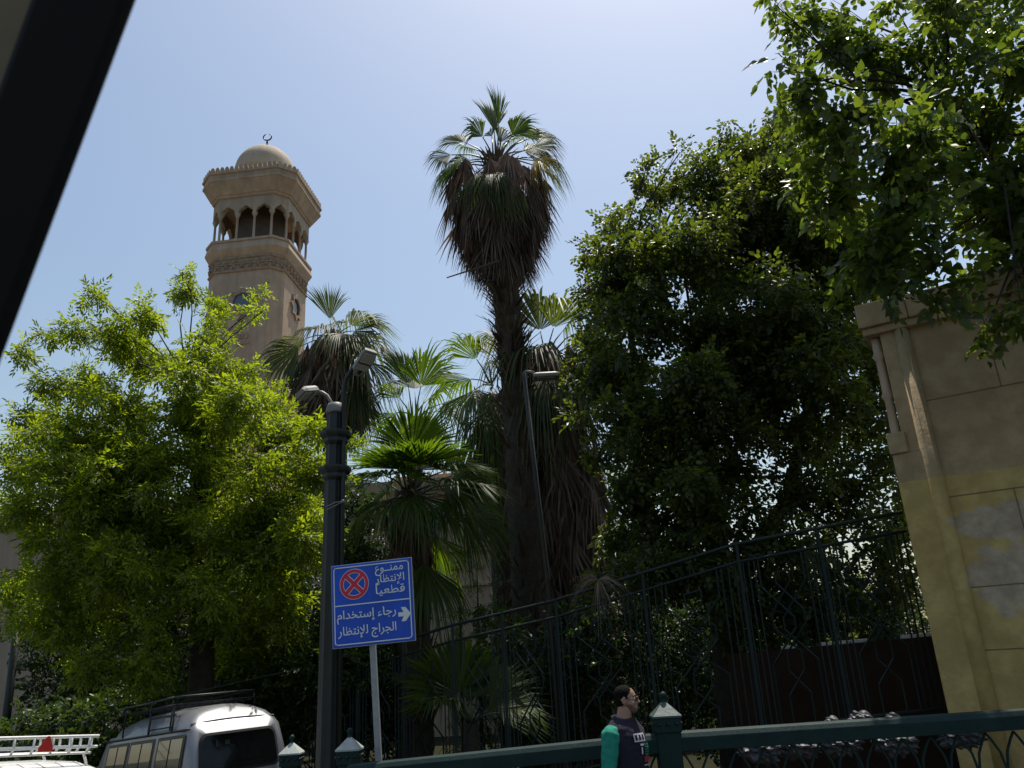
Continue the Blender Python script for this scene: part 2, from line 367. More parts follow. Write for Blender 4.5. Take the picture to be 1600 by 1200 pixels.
# carved rosettes on the frieze
mb = MB()
for i in range(8):
    a, b = octo(MA+.04, 22.0)[i], octo(MA+.04, 22.0)[(i+1) % 8]; L = (b-a).length; nrm = (b-a).cross(Vector((0, 0, 1))).normalized(); t = (b-a).normalized()
    n = max(1, round(L/.42))
    for j in range(n):
        c = a.lerp(b, (j+.5)/n)
        for k in range(6):
            an = k*math.pi/3; q = c+t*math.cos(an)*.11+Vector((0, 0, math.sin(an)*.15))
            mb.tube([c+nrm*.0, q+nrm*.035, c+t*math.cos(an)*.2+Vector((0, 0, math.sin(an)*.27))], [.02, .05, .02], 4)
mb.build('frieze_carving', M['stone_carved'], mn)
mb = MB(); mb.loft([octo(MA+.06, 22.45), octo(MA+.2, 22.72), octo(2.28, 22.85), octo(2.2, 23.24), octo(2.26, 23.26), octo(2.26, 23.38), octo(2.0, 23.39)]); mb.build('gallery_parapet', M['stone'], mn)
# arcade
GA = 2.07; ztop = 25.98; zsp = 24.98; zfl = 23.38
def gal(a, z): return octo(a, z, .60*a/GA)
mb = MB(); colmb = []
ring_o, ring_i = gal(GA, 0), gal(GA-.22, 0)
for i in range(8):
    a, b = ring_o[i], ring_o[(i+1) % 8]; ai, bi = ring_i[i], ring_i[(i+1) % 8]
    nA = 3 if (b-a).length > 1.2 else 1
    for j in range(nA):
        def pt(t, inner): return (ai.lerp(bi, t) if inner else a.lerp(b, t))
        t0, t1 = j/nA, (j+1)/nA; pier = .055 if nA == 3 else .12
        N = 10; curve = []
        for q in range(N+1):
            x = q/N; ex = 1-abs(2*x-1)
            h = (1-(1-ex)**2)**.5*.36 + .10*max(0, ex-.6)/.4*1
            curve.append((t0+(t1-t0)*(pier+(1-2*pier)*x), zsp+h))
        tt = [(t0, zsp)]+curve+[(t1, zsp)]
        k = len(mb.v)
        for (t, z) in tt:
            for inner in (0, 1):
                mb.v.append(pt(t, inner)+Vector((0, 0, z))); mb.v.append(pt(t, inner)+Vector((0, 0, ztop)))
        for q in range(len(tt)-1):
            o0 = k+q*4; o1 = o0+4
            mb.f += [(o0, o1, o1+1, o0+1), (o0+2, o0+3, o1+3, o1+2), (o0, o0+2, o1+2, o1)]
        # column at t0
        c = a.lerp(b, t0).lerp(ai.lerp(bi, t0), .5)
        if nA == 3: colmb.append(c)
        if nA == 3 and j == 2: colmb.append(b.lerp(bi, .5))
mb.build('arcade_wall', M['stone_pale'], mn)
for c in colmb:
    m2 = MB(); m2.lathe(c, [(.13, zfl-.02), (.13, zfl+.1), (.07, zfl+.14), (.062, zsp-.22), (.09, zsp-.2), (.085, zsp-.16), (.15, zsp-.04), (.15, zsp+.03)], 10); m2.build('column', M['stone_pale'], mn, True)
mb = MB(); mb.lathe(MC, [(1.3, 23.3), (1.3, 26)], 12); mb.build('stair_core', mat('shade_darkened_stone', (.12, .088, .066), .95, var=.2, vscale=2), mn)  # shade inside the gallery is put into the core's darker colour
mb = MB(); mb.loft([gal(GA+.03, 25.93), gal(GA+.09, 25.97), gal(GA+.09, 26.05), gal(GA+.16, 26.1), gal(2.56, 26.72), gal(2.60, 26.74), gal(2.60, 26.86), gal(2.55, 26.88), gal(2.57, 27.12), gal(2.64, 27.15), gal(2.64, 27.22), gal(1.3, 27.25)]); mb.build('cornice', M['stone'], mn)
mb = MB(); rg = gal(2.56, 27.2)
for i in range(8):
    a, b = rg[i], rg[(i+1) % 8]; L = (b-a).length; t = (b-a).normalized(); nrm = t.cross(Vector((0, 0, 1))); n = max(3, round(L/.26))
    for j in range(n):
        c = a.lerp(b, (j+.5)/n); prof = [(-.07, 0), (.07, 0), (.105, .14), (.1, .24), (.06, .32), (0, .35), (-.06, .32), (-.1, .24), (-.105, .14)]
        mb.prism([c+t*x+Vector((0, 0, z))+nrm*.06 for x, z in prof], -nrm*.13)
o = mb.build('crenellation', M['stone_pale'], mn)
mb = MB(); dc = MC; mb.lathe(dc, [(1.62, 27.2), (1.62, 28.2), (1.68, 28.25), (1.68, 28.4)]+[(1.64*math.cos(q*math.pi/2/10), 28.6+1.7*math.sin(q*math.pi/2/10)) for q in range(10)]+[(.03, 30.36)], 40); mb.build('dome', M['dome'], mn, True)
mb = MB(); mb.lathe(dc, [(.12, 30.3), (.09, 30.42), (.04, 30.5), (.085, 30.6), (.04, 30.7), (.065, 30.8), (.03, 30.88), (.03, 30.95)], 10)
mb.tube([dc+Vector((.23*math.sin(q), 0, 31.16-.21*math.cos(q))) for q in np.linspace(-2.75, 2.75, 22)], [.02+.022*math.cos(q/2) for q in np.linspace(-2.75, 2.75, 22)], 6); mb.build('finial', mat('dark_bronze', (.05, .045, .05), .5, metal=.5), mn, True)
# windows on the shaft
def face_pt(face, u, z, out=0):
    o = octo(MA, z); a, b = (o[0], o[1]) if face == 'front' else (o[2], o[3])
    t = (b-a).normalized(); nrm = t.cross(Vector((0, 0, 1))); c = (a+b)/2
    return c+t*u+nrm*out, t, nrm
def star(face, u, z, r, name, glass):
    c, t, nrm = face_pt(face, u, z); zz = Vector((0, 0, 1))
    def ringp(rad, n, ph, out): return [c+t*rad*math.cos(2*math.pi*j/n+ph)+zz*rad*math.sin(2*math.pi*j/n+ph)+nrm*out for j in range(n)]
    def starp(r1, r2, out): return [c+t*(r1 if j % 2 == 0 else r2)*math.cos(2*math.pi*j/16+math.pi/2)+zz*(r1 if j % 2 == 0 else r2)*math.sin(2*math.pi*j/16+math.pi/2)+nrm*out for j in range(16)]
    m1 = MB(); A, B, C_, D_ = starp(r*1.5, r*1.0, .0), starp(r*1.5, r*1.0, .11), starp(r*.95, r*.84, .10), starp(r*.95, r*.9, .006)
    m1.loft([A, B, C_, D_], False); f = m1.build(name, M['stone_carved'], mn)
    m2 = MB(); k = starp(r*.93, r*.88, .012); m2.add(k, [tuple(range(16))]); m2.build('pane', glass, f)
star('front', .12, 19.9, .50, 'octagonal_window', M['blue_glass'])
star('side', .05, 20.3, .50, 'star_window', M['dark_window'])
mb = MB()
for q in (-1, 0, 1):
    c, t, nrm = face_pt('front', .25+q*.2, 18.0)
    pr = [(-.08, -.12), (.08, -.12), (.08, .08), (0, .2), (-.08, .08)]
    mb.prism([c+t*x+Vector((0, 0, z)) for x, z in pr], nrm*.05)
c, t, nrm = face_pt('front', .25, 17.62); mb.box(c, (.7, .1, .09), mrot)
mb.build('relief_ornament', M['stone_carved'], mn)
for z, h in ((15.5, .9), (11, .9)):
    c, t, nrm = face_pt('front', .35, z); m2 = MB(); m2.box(c+nrm*.03, (.62, .14, h+.2), mrot); fr = m2.build('shaft_window', M['stone_carved'], mn)
    m2 = MB(); m2.box(c+nrm*.095, (.42, .02, h), mrot); m2.build('pane', M['dark_window'], fr)

# ------------------------------------------------------------------ mosque hall behind the trees
hall_rot = Matrix.Rotation(R_(-5.9), 3, 'Z'); H0 = Vector((-3.6, 29.0, 0))
hl = thing('mosque_hall', 'long beige hall with framed windows, string course and round bosses behind the palms', 'building', H0)
def hp(u, v, z): return H0+hall_rot @ Vector((u, v, z))
def hbox(mb, u0, u1, v0, v1, z0, z1): mb.box(hp((u0+u1)/2, (v0+v1)/2, (z0+z1)/2), (u1-u0, v1-v0, z1-z0), hall_rot)
mb = MB(); hbox(mb, -30, 6.5, 0, 9, -3, 8.3); mb.build('wall', M['hall'], hl)
mb = MB(); hbox(mb, -30.2, 6.7, -.3, 9.2, 8.3, 8.7); hbox(mb, -30.1, 6.6, -.16, 9.1, 8.08, 8.3); mb.build('cornice', M['stone_pale'], hl)
mb = MB(); hbox(mb, -29.5, 6.5, -.16, -.002, 6.0, 6.14); hbox(mb, -29.5, 6.5, -.1, -.002, 4.8, 4.95); mb.build('string_course', M['stone_pale'], hl)
for u in (-28, -25.2, -22.4, -8.4, -5.6, -2.8, 0, 2.6, 5.0):
    m2 = MB(); hbox(m2, u-.85, u+.85, -.14, .05, 6.28, 7.85); fr = m2.build('window', M['stone_pale'], hl)
    for s in (-.4, .4):
        m2 = MB(); hbox(m2, u+s-.3, u+s+.3, -.17, -.142, 6.4, 7.72); m2.build('pane', M['dark_window'], fr)
    m2 = MB(); hbox(m2, u-.95, u+.95, -.26, -.14, 6.15, 6.28); m2.build('sill', M['stone_pale'], fr)
for i in range(14):
    m2 = MB(); c = hp(-6+i*.9, -.02, 5.55); nrm = hall_rot @ Vector((0, -1, 0)); t = hall_rot @ Vector((1, 0, 0))
    m2.loft([[c+t*r*math.cos(q*math.pi/6)+Vector((0, 0, r*math.sin(q*math.pi/6)))+nrm*o_ for q in range(12)] for r, o_ in ((.2, 0), (.2, .05), (.14, .1), (.05, .12))]); m2.build('boss', M['stone_carved'], hl, True)
for u in (-29.2, -26.6, -23.8, -20.8):
    m2 = MB(); hbox(m2, u-.35, u+.35, -.22, 0, -3, 5.98); m2.build('pilaster', M['stone_pale'], hl)
mb = MB(); hbox(mb, -1, 6, .4, .5, 8.71, 9.0); 
for i in range(12): hbox(mb, -1+i*.6, -.9+i*.6, .3, .6, 8.71, 9.1)
mb.build('roof_parapet', M['stone_pale'], hl)

# ------------------------------------------------------------------ palms
def fan(mb, hub, d, nrm, L, spread=150, nseg=34, droop=.3, fused=.45, curl=.15, wfac=1.0):
    """fan leaf: folded tapering segments; mb collects verts"""
    d = Vector(d).normalized(); nrm = Vector(nrm); nrm = (nrm-d*nrm.dot(d)); nrm = nrm.normalized() if nrm.length > 1e-4 else d.orthogonal().normalized()
    s = d.cross(nrm)
    dth = R_(spread)/nseg
    for i in range(nseg):
        th = (i-(nseg-1)/2)*dth+random.gauss(0, .015)
        e = d*math.cos(th)+s*math.sin(th); sd_ = s*math.cos(th)-d*math.sin(th)
        l = L*(.72+.28*math.cos(th*.75))*random.uniform(.88, 1.05)
        dr = droop*random.uniform(.6, 1.5); pts = []
        for q, t in enumerate((.03, fused, .72, 1.0)):
            p = hub+e*l*t+nrm*(.18*l*math.sin(t*1.6)*(abs(th)*.4-.1)) - Vector((0, 0, 1))*dr*l*max(0, t-fused*.6)**2*1.6 + nrm*curl*l*t*t
            wd = wfac*1.12*(math.tan(dth/2)*l*t*1.02 if t <= fused else math.tan(dth/2)*l*fused*1.02*(1.001-t)/(1-fused))
            pts.append((p, max(wd, .001)))
        k = len(mb.v)
        for p, wd in pts:
            z = nrm*wd*.55
            mb.v += [p-sd_*wd-z*.5, p+z*.5, p+sd_*wd-z*.5]
        for q in range(3):
            o = k+q*3; mb.f += [(o, o+1, o+4, o+3), (o+1, o+2, o+5, o+4)]
class FB(MB):
    def build(s, name, m, parent): return npmesh(name, np.array([tuple(v) for v in s.v]), np.array(s.f), m, parent)
def frond(leaf, pet, base, hub, L, out=None, **kw):
    hub = base.lerp(hub, .82)
    d = (hub-base); mid = base.lerp(hub, .55)+Vector((0, 0, .08*d.length))
    pet.tube([base, mid, hub], [.035, .02, .013], 5)
    dd = (hub-mid).normalized()
    n = Vector((0, 0, 1)) if abs(dd.z) < .8 else Vector((-dd.x, -dd.y, .2))
    if out is not None: n = Vector(out)
    fan(leaf, hub, dd, n, L, **kw)
def palm_trunk(root, pts, rads, stubs, stub_len=.22, spread=.6):
    mb = MB(); fine_p, fine_r = [], []
    for i in range(len(pts)-1):
        for q in range(8):
            t = q/8; fine_p.append(pts[i].lerp(pts[i+1], t)); fine_r.append((rads[i]*(1-t)+rads[i+1]*t)*random.uniform(.93, 1.07))
    fine_p.append(pts[-1]); fine_r.append(rads[-1]); mb.tube(fine_p, fine_r, 14)
    t = mb.build('trunk', M['palm_bark'], root, True)
    sb = FB()
    for _ in range(stubs):
        i = random.randrange(len(pts)-1); u = random.random(); c = pts[i].lerp(pts[i+1], u); r = rads[i]*(1-u)+rads[i+1]*u
        a = random.uniform(0, 2*math.pi); o = Vector((math.cos(a), math.sin(a), 0)); s = Vector((-o.y, o.x, 0))
        l = stub_len*random.uniform(.5, 1.4); wd = random.uniform(.02, .045)
        p0 = c+o*r*.9; p1 = p0+o*l*spread*.6+Vector((0, 0, l*.6)); p2 = p0+o*l*spread*random.uniform(.7, 1.5)+Vector((0, 0, l*1.1))+s*random.gauss(0, .03)
        k = len(sb.v); sb.v += [p0-s*wd, p0+s*wd, p1-s*wd*.7, p1+s*wd*.7, p2-s*wd*.35, p2+s*wd*.35]
        sb.f += [(k, k+1, k+3, k+2), (k+2, k+3, k+5, k+4)]
    sb.build('leaf_bases', M['stub'], root); return t
def skirt(root, axis_fn, z0, z1, prof, n, L=1.1, name='dead_fronds', sp=70):
    """hanging dead fans between heights z0 (low) and z1 (high); prof(t) is the skirt radius"""
    fb = FB()
    for _ in range(n):
        t = random.random()**.85; z = z0+(z1-z0)*t; a = random.uniform(0, 2*math.pi); o = Vector((math.cos(a), math.sin(a), 0))
        rad = prof(t)*random.uniform(.62, 1.0); c = axis_fn(z)
        hub = c+o*rad+Vector((0, 0, .3)); d = o*random.uniform(-.05, .22)+Vector((random.gauss(0, .1), random.gauss(0, .1), -1))
        fan(fb, hub, d, o+Vector((random.gauss(0, .35), random.gauss(0, .35), 0)), L*random.uniform(.65, 1.15), sp*random.uniform(.6, 1.2), random.randint(6, 11), .25, .36, random.uniform(-.05, .12), 1.15)
    # stalks hanging loose
    for _ in range(n//3):
        t = random.random(); z = z0+(z1-z0)*t; a = random.uniform(0, 2*math.pi); o = Vector((math.cos(a), math.sin(a), 0)); c = axis_fn(z)
        p0 = c+o*prof(t)*random.uniform(.4, .9); p1 = p0+o*.12+Vector((random.gauss(0, .1), random.gauss(0, .1), -random.uniform(.3, .8))); s = Vector((-o.y, o.x, 0))*.012
        k = len(fb.v); fb.v += [p0-s, p0+s, p1+s*.5, p1-s*.5]; fb.f += [(k, k+1, k+2, k+3)]
    fb.build(name, M['palm_dead'], root)
def interp(pts):
    def f(z):
        for i in range(len(pts)-1):
            a, b = pts[i], pts[i+1]
            lo, hi = (a, b) if a.z < b.z else (b, a)
            if lo.z <= z <= hi.z: return lo.lerp(hi, (z-lo.z)/max(1e-6, hi.z-lo.z))
        q = min(pts, key=lambda p: abs(p.z-z)); return Vector((q.x, q.y, z))
    return f
def fronds_px(root, centre, Y, lst, leafm, name='crown', droop=.5, L_scale=1.4, wf=1.0):
    """lst: (hub px x, px y, depth offset, length, spread, droop, roll of the blade)"""
    fb, pb = FB(), MB()
    for q in lst:
        x, y, dy, L, spd, dr = q[:6]; hub = P(x, y, Y+dy)
        out = None
        if len(q) > 6: out = Vector(q[6])
        frond(fb, pb, centre+Vector((random.gauss(0, .06), random.gauss(0, .06), random.uniform(-.15, .1))), hub, L*L_scale*random.uniform(.88, 1.1), out, spread=spd*random.uniform(.85, 1.1), nseg=int(22+spd/9), droop=dr*random.uniform(.8, 1.3), curl=random.uniform(-.15, .08), fused=random.uniform(.5, .66), wfac=wf)
    o = fb.build(name, leafm, root); pb.build('leaf_stalks', M['petiole'], root, True); return o

# main palm
YA = 18.0
pA = [P(838, 1075, YA), P(815, 760, YA), P(800, 560, YA), P(790, 450, YA), P(779, 330, YA), P(774, 250, YA)]
pA[0].z = -.2
pm = thing('fan_palm', 'tallest fan palm with thick brown skirt of dead fronds and few green leaves on top', 'palm tree', (pA[0].x, pA[0].y, -.2), 'fan palms in the garden')
palm_trunk(pm, pA, [.46, .36, .32, .34, .4, .2], 1300, .3, .95)
axA = interp(pA)
zt, zb = P(775, 292, YA).z, P(790, 415, YA).z
skirt(pm, axA, zb, zt, lambda t: .5+.78*min(1, t*1.6)**.95, 440, 1.0)
cA = P(774, 255, YA)
fronds_px(pm, cA, YA, [
    (772, 195, .1, 1.0, 50, .1, (.5, -1, 0)), (779, 180, -.3, 1.0, 55, .25, (.8, -.6, 0)), (768, 205, .4, .8, 70, .4, (-.7, -.7, .1)), (783, 215, .2, .9, 60, .5, (.3, -1, 0)),
    (715, 215, .3, .62, 150, .8, (.25, -1, .5)), (690, 240, -.4, .62, 140, .9, (.1, -1, .6)), (705, 258, -.7, .62, 140, 1.1), (735, 275, -1.1, .6, 120, 1.1), (725, 225, .9, .6, 130, .8),
    (750, 205, -.5, .72, 130, .7, (.2, -1, .4)), (806, 200, -.5, .72, 130, .7, (-.2, -1, .4)), (700, 262, .6, .66, 140, 1.0, (.2, -1, .5)), (845, 205, .8, .7, 140, .8, (-.1, -1, .3)),
    (828, 205, .2, .62, 160, .7, (-.2, -1, .45)), (850, 222, -.4, .62, 150, .9, (-.2, -1, .5)), (862, 245, .5, .62, 140, 1.0, (-.1, -1, .6)), (855, 262, -.6, .6, 130, 1.2), (805, 210, .8, .7, 120, .6), (790, 290, -1.2, .6, 110, 1.2), (768, 270, -1.3, .6, 100, 1.3), (725, 250, -.2, .75, 150, 1.0, (.2, -1, .5)), (828, 232, .1, .75, 150, 1.0, (-.2, -1, .5))],
    M['palm_leaf'], 'crown', .5, 1.35, 1.25)
fb, pb = FB(), MB(); frond(fb, pb, cA, P(848, 250, YA-.9), .9, (-.1, -1, .5), spread=110, nseg=34, droop=.9); fb.build('yellow_frond', M['palm_yellow'], pm); pb.build('yellow_frond_stalk', M['petiole'], pm); pb = MB()
pb.tube([P(780, 408, YA-.9), P(698, 434, YA-1.1)], [.03, .015], 5); pb.build('bare_stalk', M['palm_dead'], pm)

# second palm behind it, thick skirt down to the ground
YB = 19.2
pB = [P(900, 1075, YB), P(868, 760, YB), P(852, 560, YB)]; pB[0].z = -.2
p2 = thing('fan_palm', 'broad fan palm whose dead skirt reaches the ground, right behind the tallest palm', 'palm tree', (pB[0].x, pB[0].y, -.2), 'fan palms in the garden')
palm_trunk(p2, pB, [.5, .42, .35], 150)
axB = interp(pB)
skirt(p2, axB, pB[0].z+.6, pB[2].z-.1, lambda t: .85+.25*math.sin(t*3), 420, 1.3)
cB = P(850, 565, YB)
fronds_px(p2, cB, YB, [(842, 505, 0, 1.1, 110, .6, (.5, -1, .2)), (868, 500, -.5, 1.0, 110, .9), (890, 500, .3, .9, 120, 1.0), (905, 530, -.3, .95, 130, 1.0), (920, 555, .5, .95, 120, 1.0),
    (825, 545, -1.0, .9, 120, 1.1), (900, 585, -.9, .9, 120, 1.2), (800, 530, .6, .9, 110, .9), (915, 510, 1.0, .9, 120, .8), (848, 590, -1.3, .85, 110, 1.3)], M['palm_leaf_grey'], 'crown', .5, 1.75)

# palm leaves left of the main trunk (third palm)
YC = 20.5
pC = [P(800, 1075, YC), P(768, 620, YC)]; pC[0].z = -.2
p3 = thing('fan_palm', 'half-hidden palm with drooping dark leaves left of the tallest palm trunk', 'palm tree', (pC[0].x, pC[0].y, -.2), 'fan palms in the garden')
palm_trunk(p3, pC, [.3, .28], 60)
cC = P(768, 605, YC); axC = interp(pC)
skirt(p3, axC, P(768, 760, YC).z, P(768, 620, YC).z, lambda t: .35+.35*t, 60, 1.2)
fronds_px(p3, cC, YC, [(740, 553, -.4, 1.0, 130, .7), (728, 590, .3, 1.05, 140, .8), (760, 545, .6, 1.0, 120, .5), (738, 610, -1, 1.05, 120, 1.2), (765, 640, -1.1, 1.0, 120, 1.4), (790, 570, -.8, 1.0, 120, 1.0), (752, 665, -.6, 1.0, 100, 1.4)], M['palm_leaf'], 'crown', .5, 1.7)

# palm in front of the minaret
YD = 25.0
pD = [P(527, 1075, YD), P(523, 620, YD), P(520, 520, YD)]; pD[0].z = -.6
p4 = thing('fan_palm', 'shaggy palm with drooping dead leaves in front of the minaret', 'palm tree', (pD[0].x, pD[0].y, -.6), 'fan palms in the garden')
palm_trunk(p4, pD, [.42, .4, .3], 100); axD = interp(pD)
skirt(p4, axD, P(520, 650, YD).z, P(520, 545, YD).z, lambda t: .95+.12*math.sin(t*3), 200, 1.5)
cD = P(520, 525, YD)
fronds_px(p4, cD, YD, [(515, 493, 0, 1.0, 90, .2, (.6, -1, 0)), (523, 500, .5, 1.0, 90, .4, (.9, -.4, 0)), (553, 505, -.3, 1.15, 130, .9), (565, 525, .5, 1.1, 130, 1.0), (468, 530, .2, 1.1, 130, .8), (470, 560, -.6, 1.0, 130, 1.1), (575, 560, -.8, 1.1, 120, 1.1), (545, 500, 1, 1.2, 120, .7), (480, 575, .6, 1.0, 120, 1.2), (565, 610, -.9, 1.1, 120, 1.1), (500, 510, -.8, 1.0, 120, .8), (535, 520, -1.0, 1.0, 120, .9), (590, 535, -.4, 1.0, 120, .9), (560, 515, -.9, 1.1, 140, .7, (-.2, -1, .4)), (455, 545, -.4, 1.0, 130, .8, (.2, -1, .5))], M['palm_leaf_grey'], 'crown', .5, 1.6)

# small palm far in the middle
YE = 24.0
pE = [P(650, 1075, YE), P(647, 665, YE)]; pE[0].z = -.4
p5 = thing('fan_palm', 'small green palm with upright leaves farther back in the middle', 'palm tree', (pE[0].x, pE[0].y, -.4), 'fan palms in the garden')
palm_trunk(p5, pE, [.26, .22], 60)
cE = P(646, 650, YE)
fronds_px(p5, cE, YE, [(636, 588, 0, 1.2, 110, .3, (.5, -1, .1)), (660, 592, -.4, 1.2, 140, .5, (-.3, -1, .4)), (676, 615, .3, 1.05, 130, .8), (620, 615, -.4, 1.0, 130, .9), (690, 640, -.2, 1.0, 130, 1.0), (612, 645, .5, .9, 120, 1.1), (648, 600, 1, 1.0, 120, .4), (700, 625, .8, 1.0, 110, .8), (660, 655, -1.2, .9, 120, 1.3)], M['palm_leaf'], 'crown', .5, 1.55)

# big-leaved palm in front, left of the main trunk: each leaf a part
YF = 15.5
pF = [P(648, 1075, YF), P(642, 900, YF), P(640, 770, YF)]; pF[0].z = -.1
p6 = thing('fan_palm', 'short fan palm with huge bright green leaves just right of the lamp post', 'palm tree', (pF[0].x, pF[0].y, -.1), 'fan palms in the garden')
palm_trunk(p6, pF, [.34, .36, .3], 140, .5, .5)
cF = P(638, 775, YF)
skirt(p6, interp(pF), P(642, 930, YF).z, P(642, 800, YF).z, lambda t: .4+.1*t, 26, .9)
CF = (.1, -1, .25)
for q in [(622, 722, -1.0, 1.0, 165, .12), (662, 712, -1.2, 1.05, 150, .16), (596, 738, -1.0, .9, 150, .4), (704, 728, -.9, .95, 140, .35), (645, 690, -.5, .95, 150, .12), (728, 750, -1.0, .95, 140, .45), (625, 715, .5, 1.0, 165, .1, (.15, -1, .1)), (575, 745, .5, .85, 140, .7, (.5, -.8, .5)),
          (655, 775, -1.2, .85, 130, 1.0), (612, 780, -1.2, .85, 130, 1.0), (712, 755, -.6, .95, 140, .6, (-.3, -1, .7)), (735, 780, .2, .9, 130, .5, (-.2, -1, .7)), (585, 790, -.2, .8, 120, 1.0), (700, 795, -1.0, .85, 120, .9), (745, 815, -.3, .85, 110, .7, (-.2, -1, .8)),
          (650, 725, 1.0, .9, 150, .2, CF), (668, 905, -.9, .9, 120, .9), (690, 850, .9, .8, 120, 1.0), (720, 735, 1.0, .85, 130, .5, CF), (640, 740, -.7, .9, 140, .5, (.2, -1, .5)), (600, 765, .8, .8, 130, .8, CF)]:
    fb, pb = FB(), MB(); x, y, dy, L, spd, dr = q[:6]
    frond(fb, pb, cF+Vector((random.gauss(0, .05), random.gauss(0, .05), random.uniform(-.15, .1))), P(x, y, YF+dy), L*1.25, q[6] if len(q) > 6 else None, spread=spd, nseg=int(22+spd/7), droop=dr, curl=random.uniform(-.1, .05), fused=.62, wfac=1.1)
    f = fb.build('frond', M['palm_leaf'], p6); pb.build('stalk', M['petiole'], f, True)

# low palm behind the fence
YG = 14.2
cG = P(735, 1130, YG)
p7 = thing('palm_plant', 'low fan palm plant with bright green leaves seen through the iron fence', 'palm plant', (cG.x, cG.y, 0))
mb = MB(); mb.tube([(cG.x, cG.y, -.05), cG], [.16, .13], 10); mb.build('trunk', M['palm_bark'], p7, True)
for q in [(712, 1075, -.2, 1.15, 150, .08, (.1, -1, .1)), (770, 1105, .2, 1.2, 120, .3, (-.3, -1, .2)), (745, 1080, .5, 1.1, 150, .1, (-.1, -1, .1)), (660, 1070, .3, .95, 130, .5), (690, 1095, -.6, .8, 120, 1.0), (790, 1110, -.3, .9, 120, .9), (735, 1060, .6, .8, 120, .2)]:
    fb, pb = FB(), MB(); x, y, dy, L, spd, dr = q[:6]
    frond(fb, pb, cG, P(x, y, YG+dy), L, q[6] if len(q) > 6 else None, spread=spd, nseg=40, droop=dr, fused=.7, wfac=1.15)
    f = fb.build('frond', M['palm_leaf'], p7); pb.build('stalk', M['petiole'], f, True)

# ------------------------------------------------------------------ trees
LIGHT = [(297, 428, 15), (290, 455, 22), (335, 480, 22, .8), (404, 458, 13, .7), (392, 486, 14, .7), (416, 482, 8, .7), (340, 510, 24, .8), (230, 490, 26), (150, 462, 24), (128, 520, 26), (190, 520, 32), (80, 522, 15), (45, 556, 20), (75, 600, 26), (14, 650, 10),
    (130, 590, 38), (240, 560, 52), (320, 550, 44), (365, 595, 36), (60, 655, 32), (35, 720, 42), (110, 690, 60), (200, 650, 70), (300, 640, 75), (400, 625, 40), (440, 662, 36), (490, 665, 26), (430, 700, 58), (482, 730, 34), (520, 690, 18, .6), (550, 690, 16, .6), (530, 745, 18, .6),
    (340, 740, 80), (220, 760, 85), (110, 790, 70), (35, 800, 45), (100, 880, 60), (200, 880, 80), (300, 860, 80), (400, 820, 72), (465, 805, 46), (460, 885, 48), (390, 925, 70), (280, 970, 70), (170, 980, 66), (100, 960, 50), (445, 965, 48), (380, 1015, 50), (230, 1040, 46), (140, 1045, 28), (25, 915, 45), (30, 965, 26, .7)]+[(320, 700, 60, .7, 13.5), (260, 780, 60, .7, 13.4), (390, 790, 60, .7, 13.4), (330, 830, 55, .7, 13.3), (240, 880, 60, .7, 13.4), (400, 880, 55, .7, 13.4), (430, 740, 50, .7, 13.5), (180, 820, 60, .7, 13.5), (210, 700, 55, .7, 13.5), (340, 920, 40, .8, 12.8), (120, 740, 55, 1, 12.9), (380, 650, 50, 1, 12.9), (290, 610, 50, .8, 13), (470, 840, 45, 1, 13)]
YT = 14.3
lb = pxblobs(LIGHT, YT, 1.5, 1.25)
tb = P(318, 1150, YT); tb.z = gz(tb.x, tb.y)-.1
lt = thing('broadleaf_tree', 'light green spring-leaved broadleaf tree left of the lamp post, before the minaret', 'tree', tb)
mb = MB(); f1 = P(318, 930, YT); f2 = P(322, 800, YT); f3 = P(300, 700, YT)
mb.tube([tb, tb.lerp(f1, .5), f1, f2], [.24, .21, .19, .13], 10); mb.tube([f1, P(240, 800, YT+.3), P(180, 690, YT)], [.13, .09, .05], 7); mb.tube([f1, P(390, 810, YT-.3), P(420, 690, YT)], [.13, .09, .05], 7); mb.tube([f2, f3, P(290, 600, YT)], [.12, .09, .05], 7)
limbs(mb, [f1, f2, f3, P(180, 690, YT), P(420, 690, YT), P(290, 600, YT), P(240, 800, YT+.3), P(390, 810, YT-.3)], lb, .022, 8, .006)
mb.build('trunk', M['bark'], lt, True)
TL = [sprig(9, SLIM_V, .088, .23, .35, s) for s in range(6)]
V, F = foliage(clumps(lb, 15, .36, .2, (.3, 1.0)), 640, TL, 1.0, .25, .5); npmesh('crown', V, F, M['light_leaf'], lt)

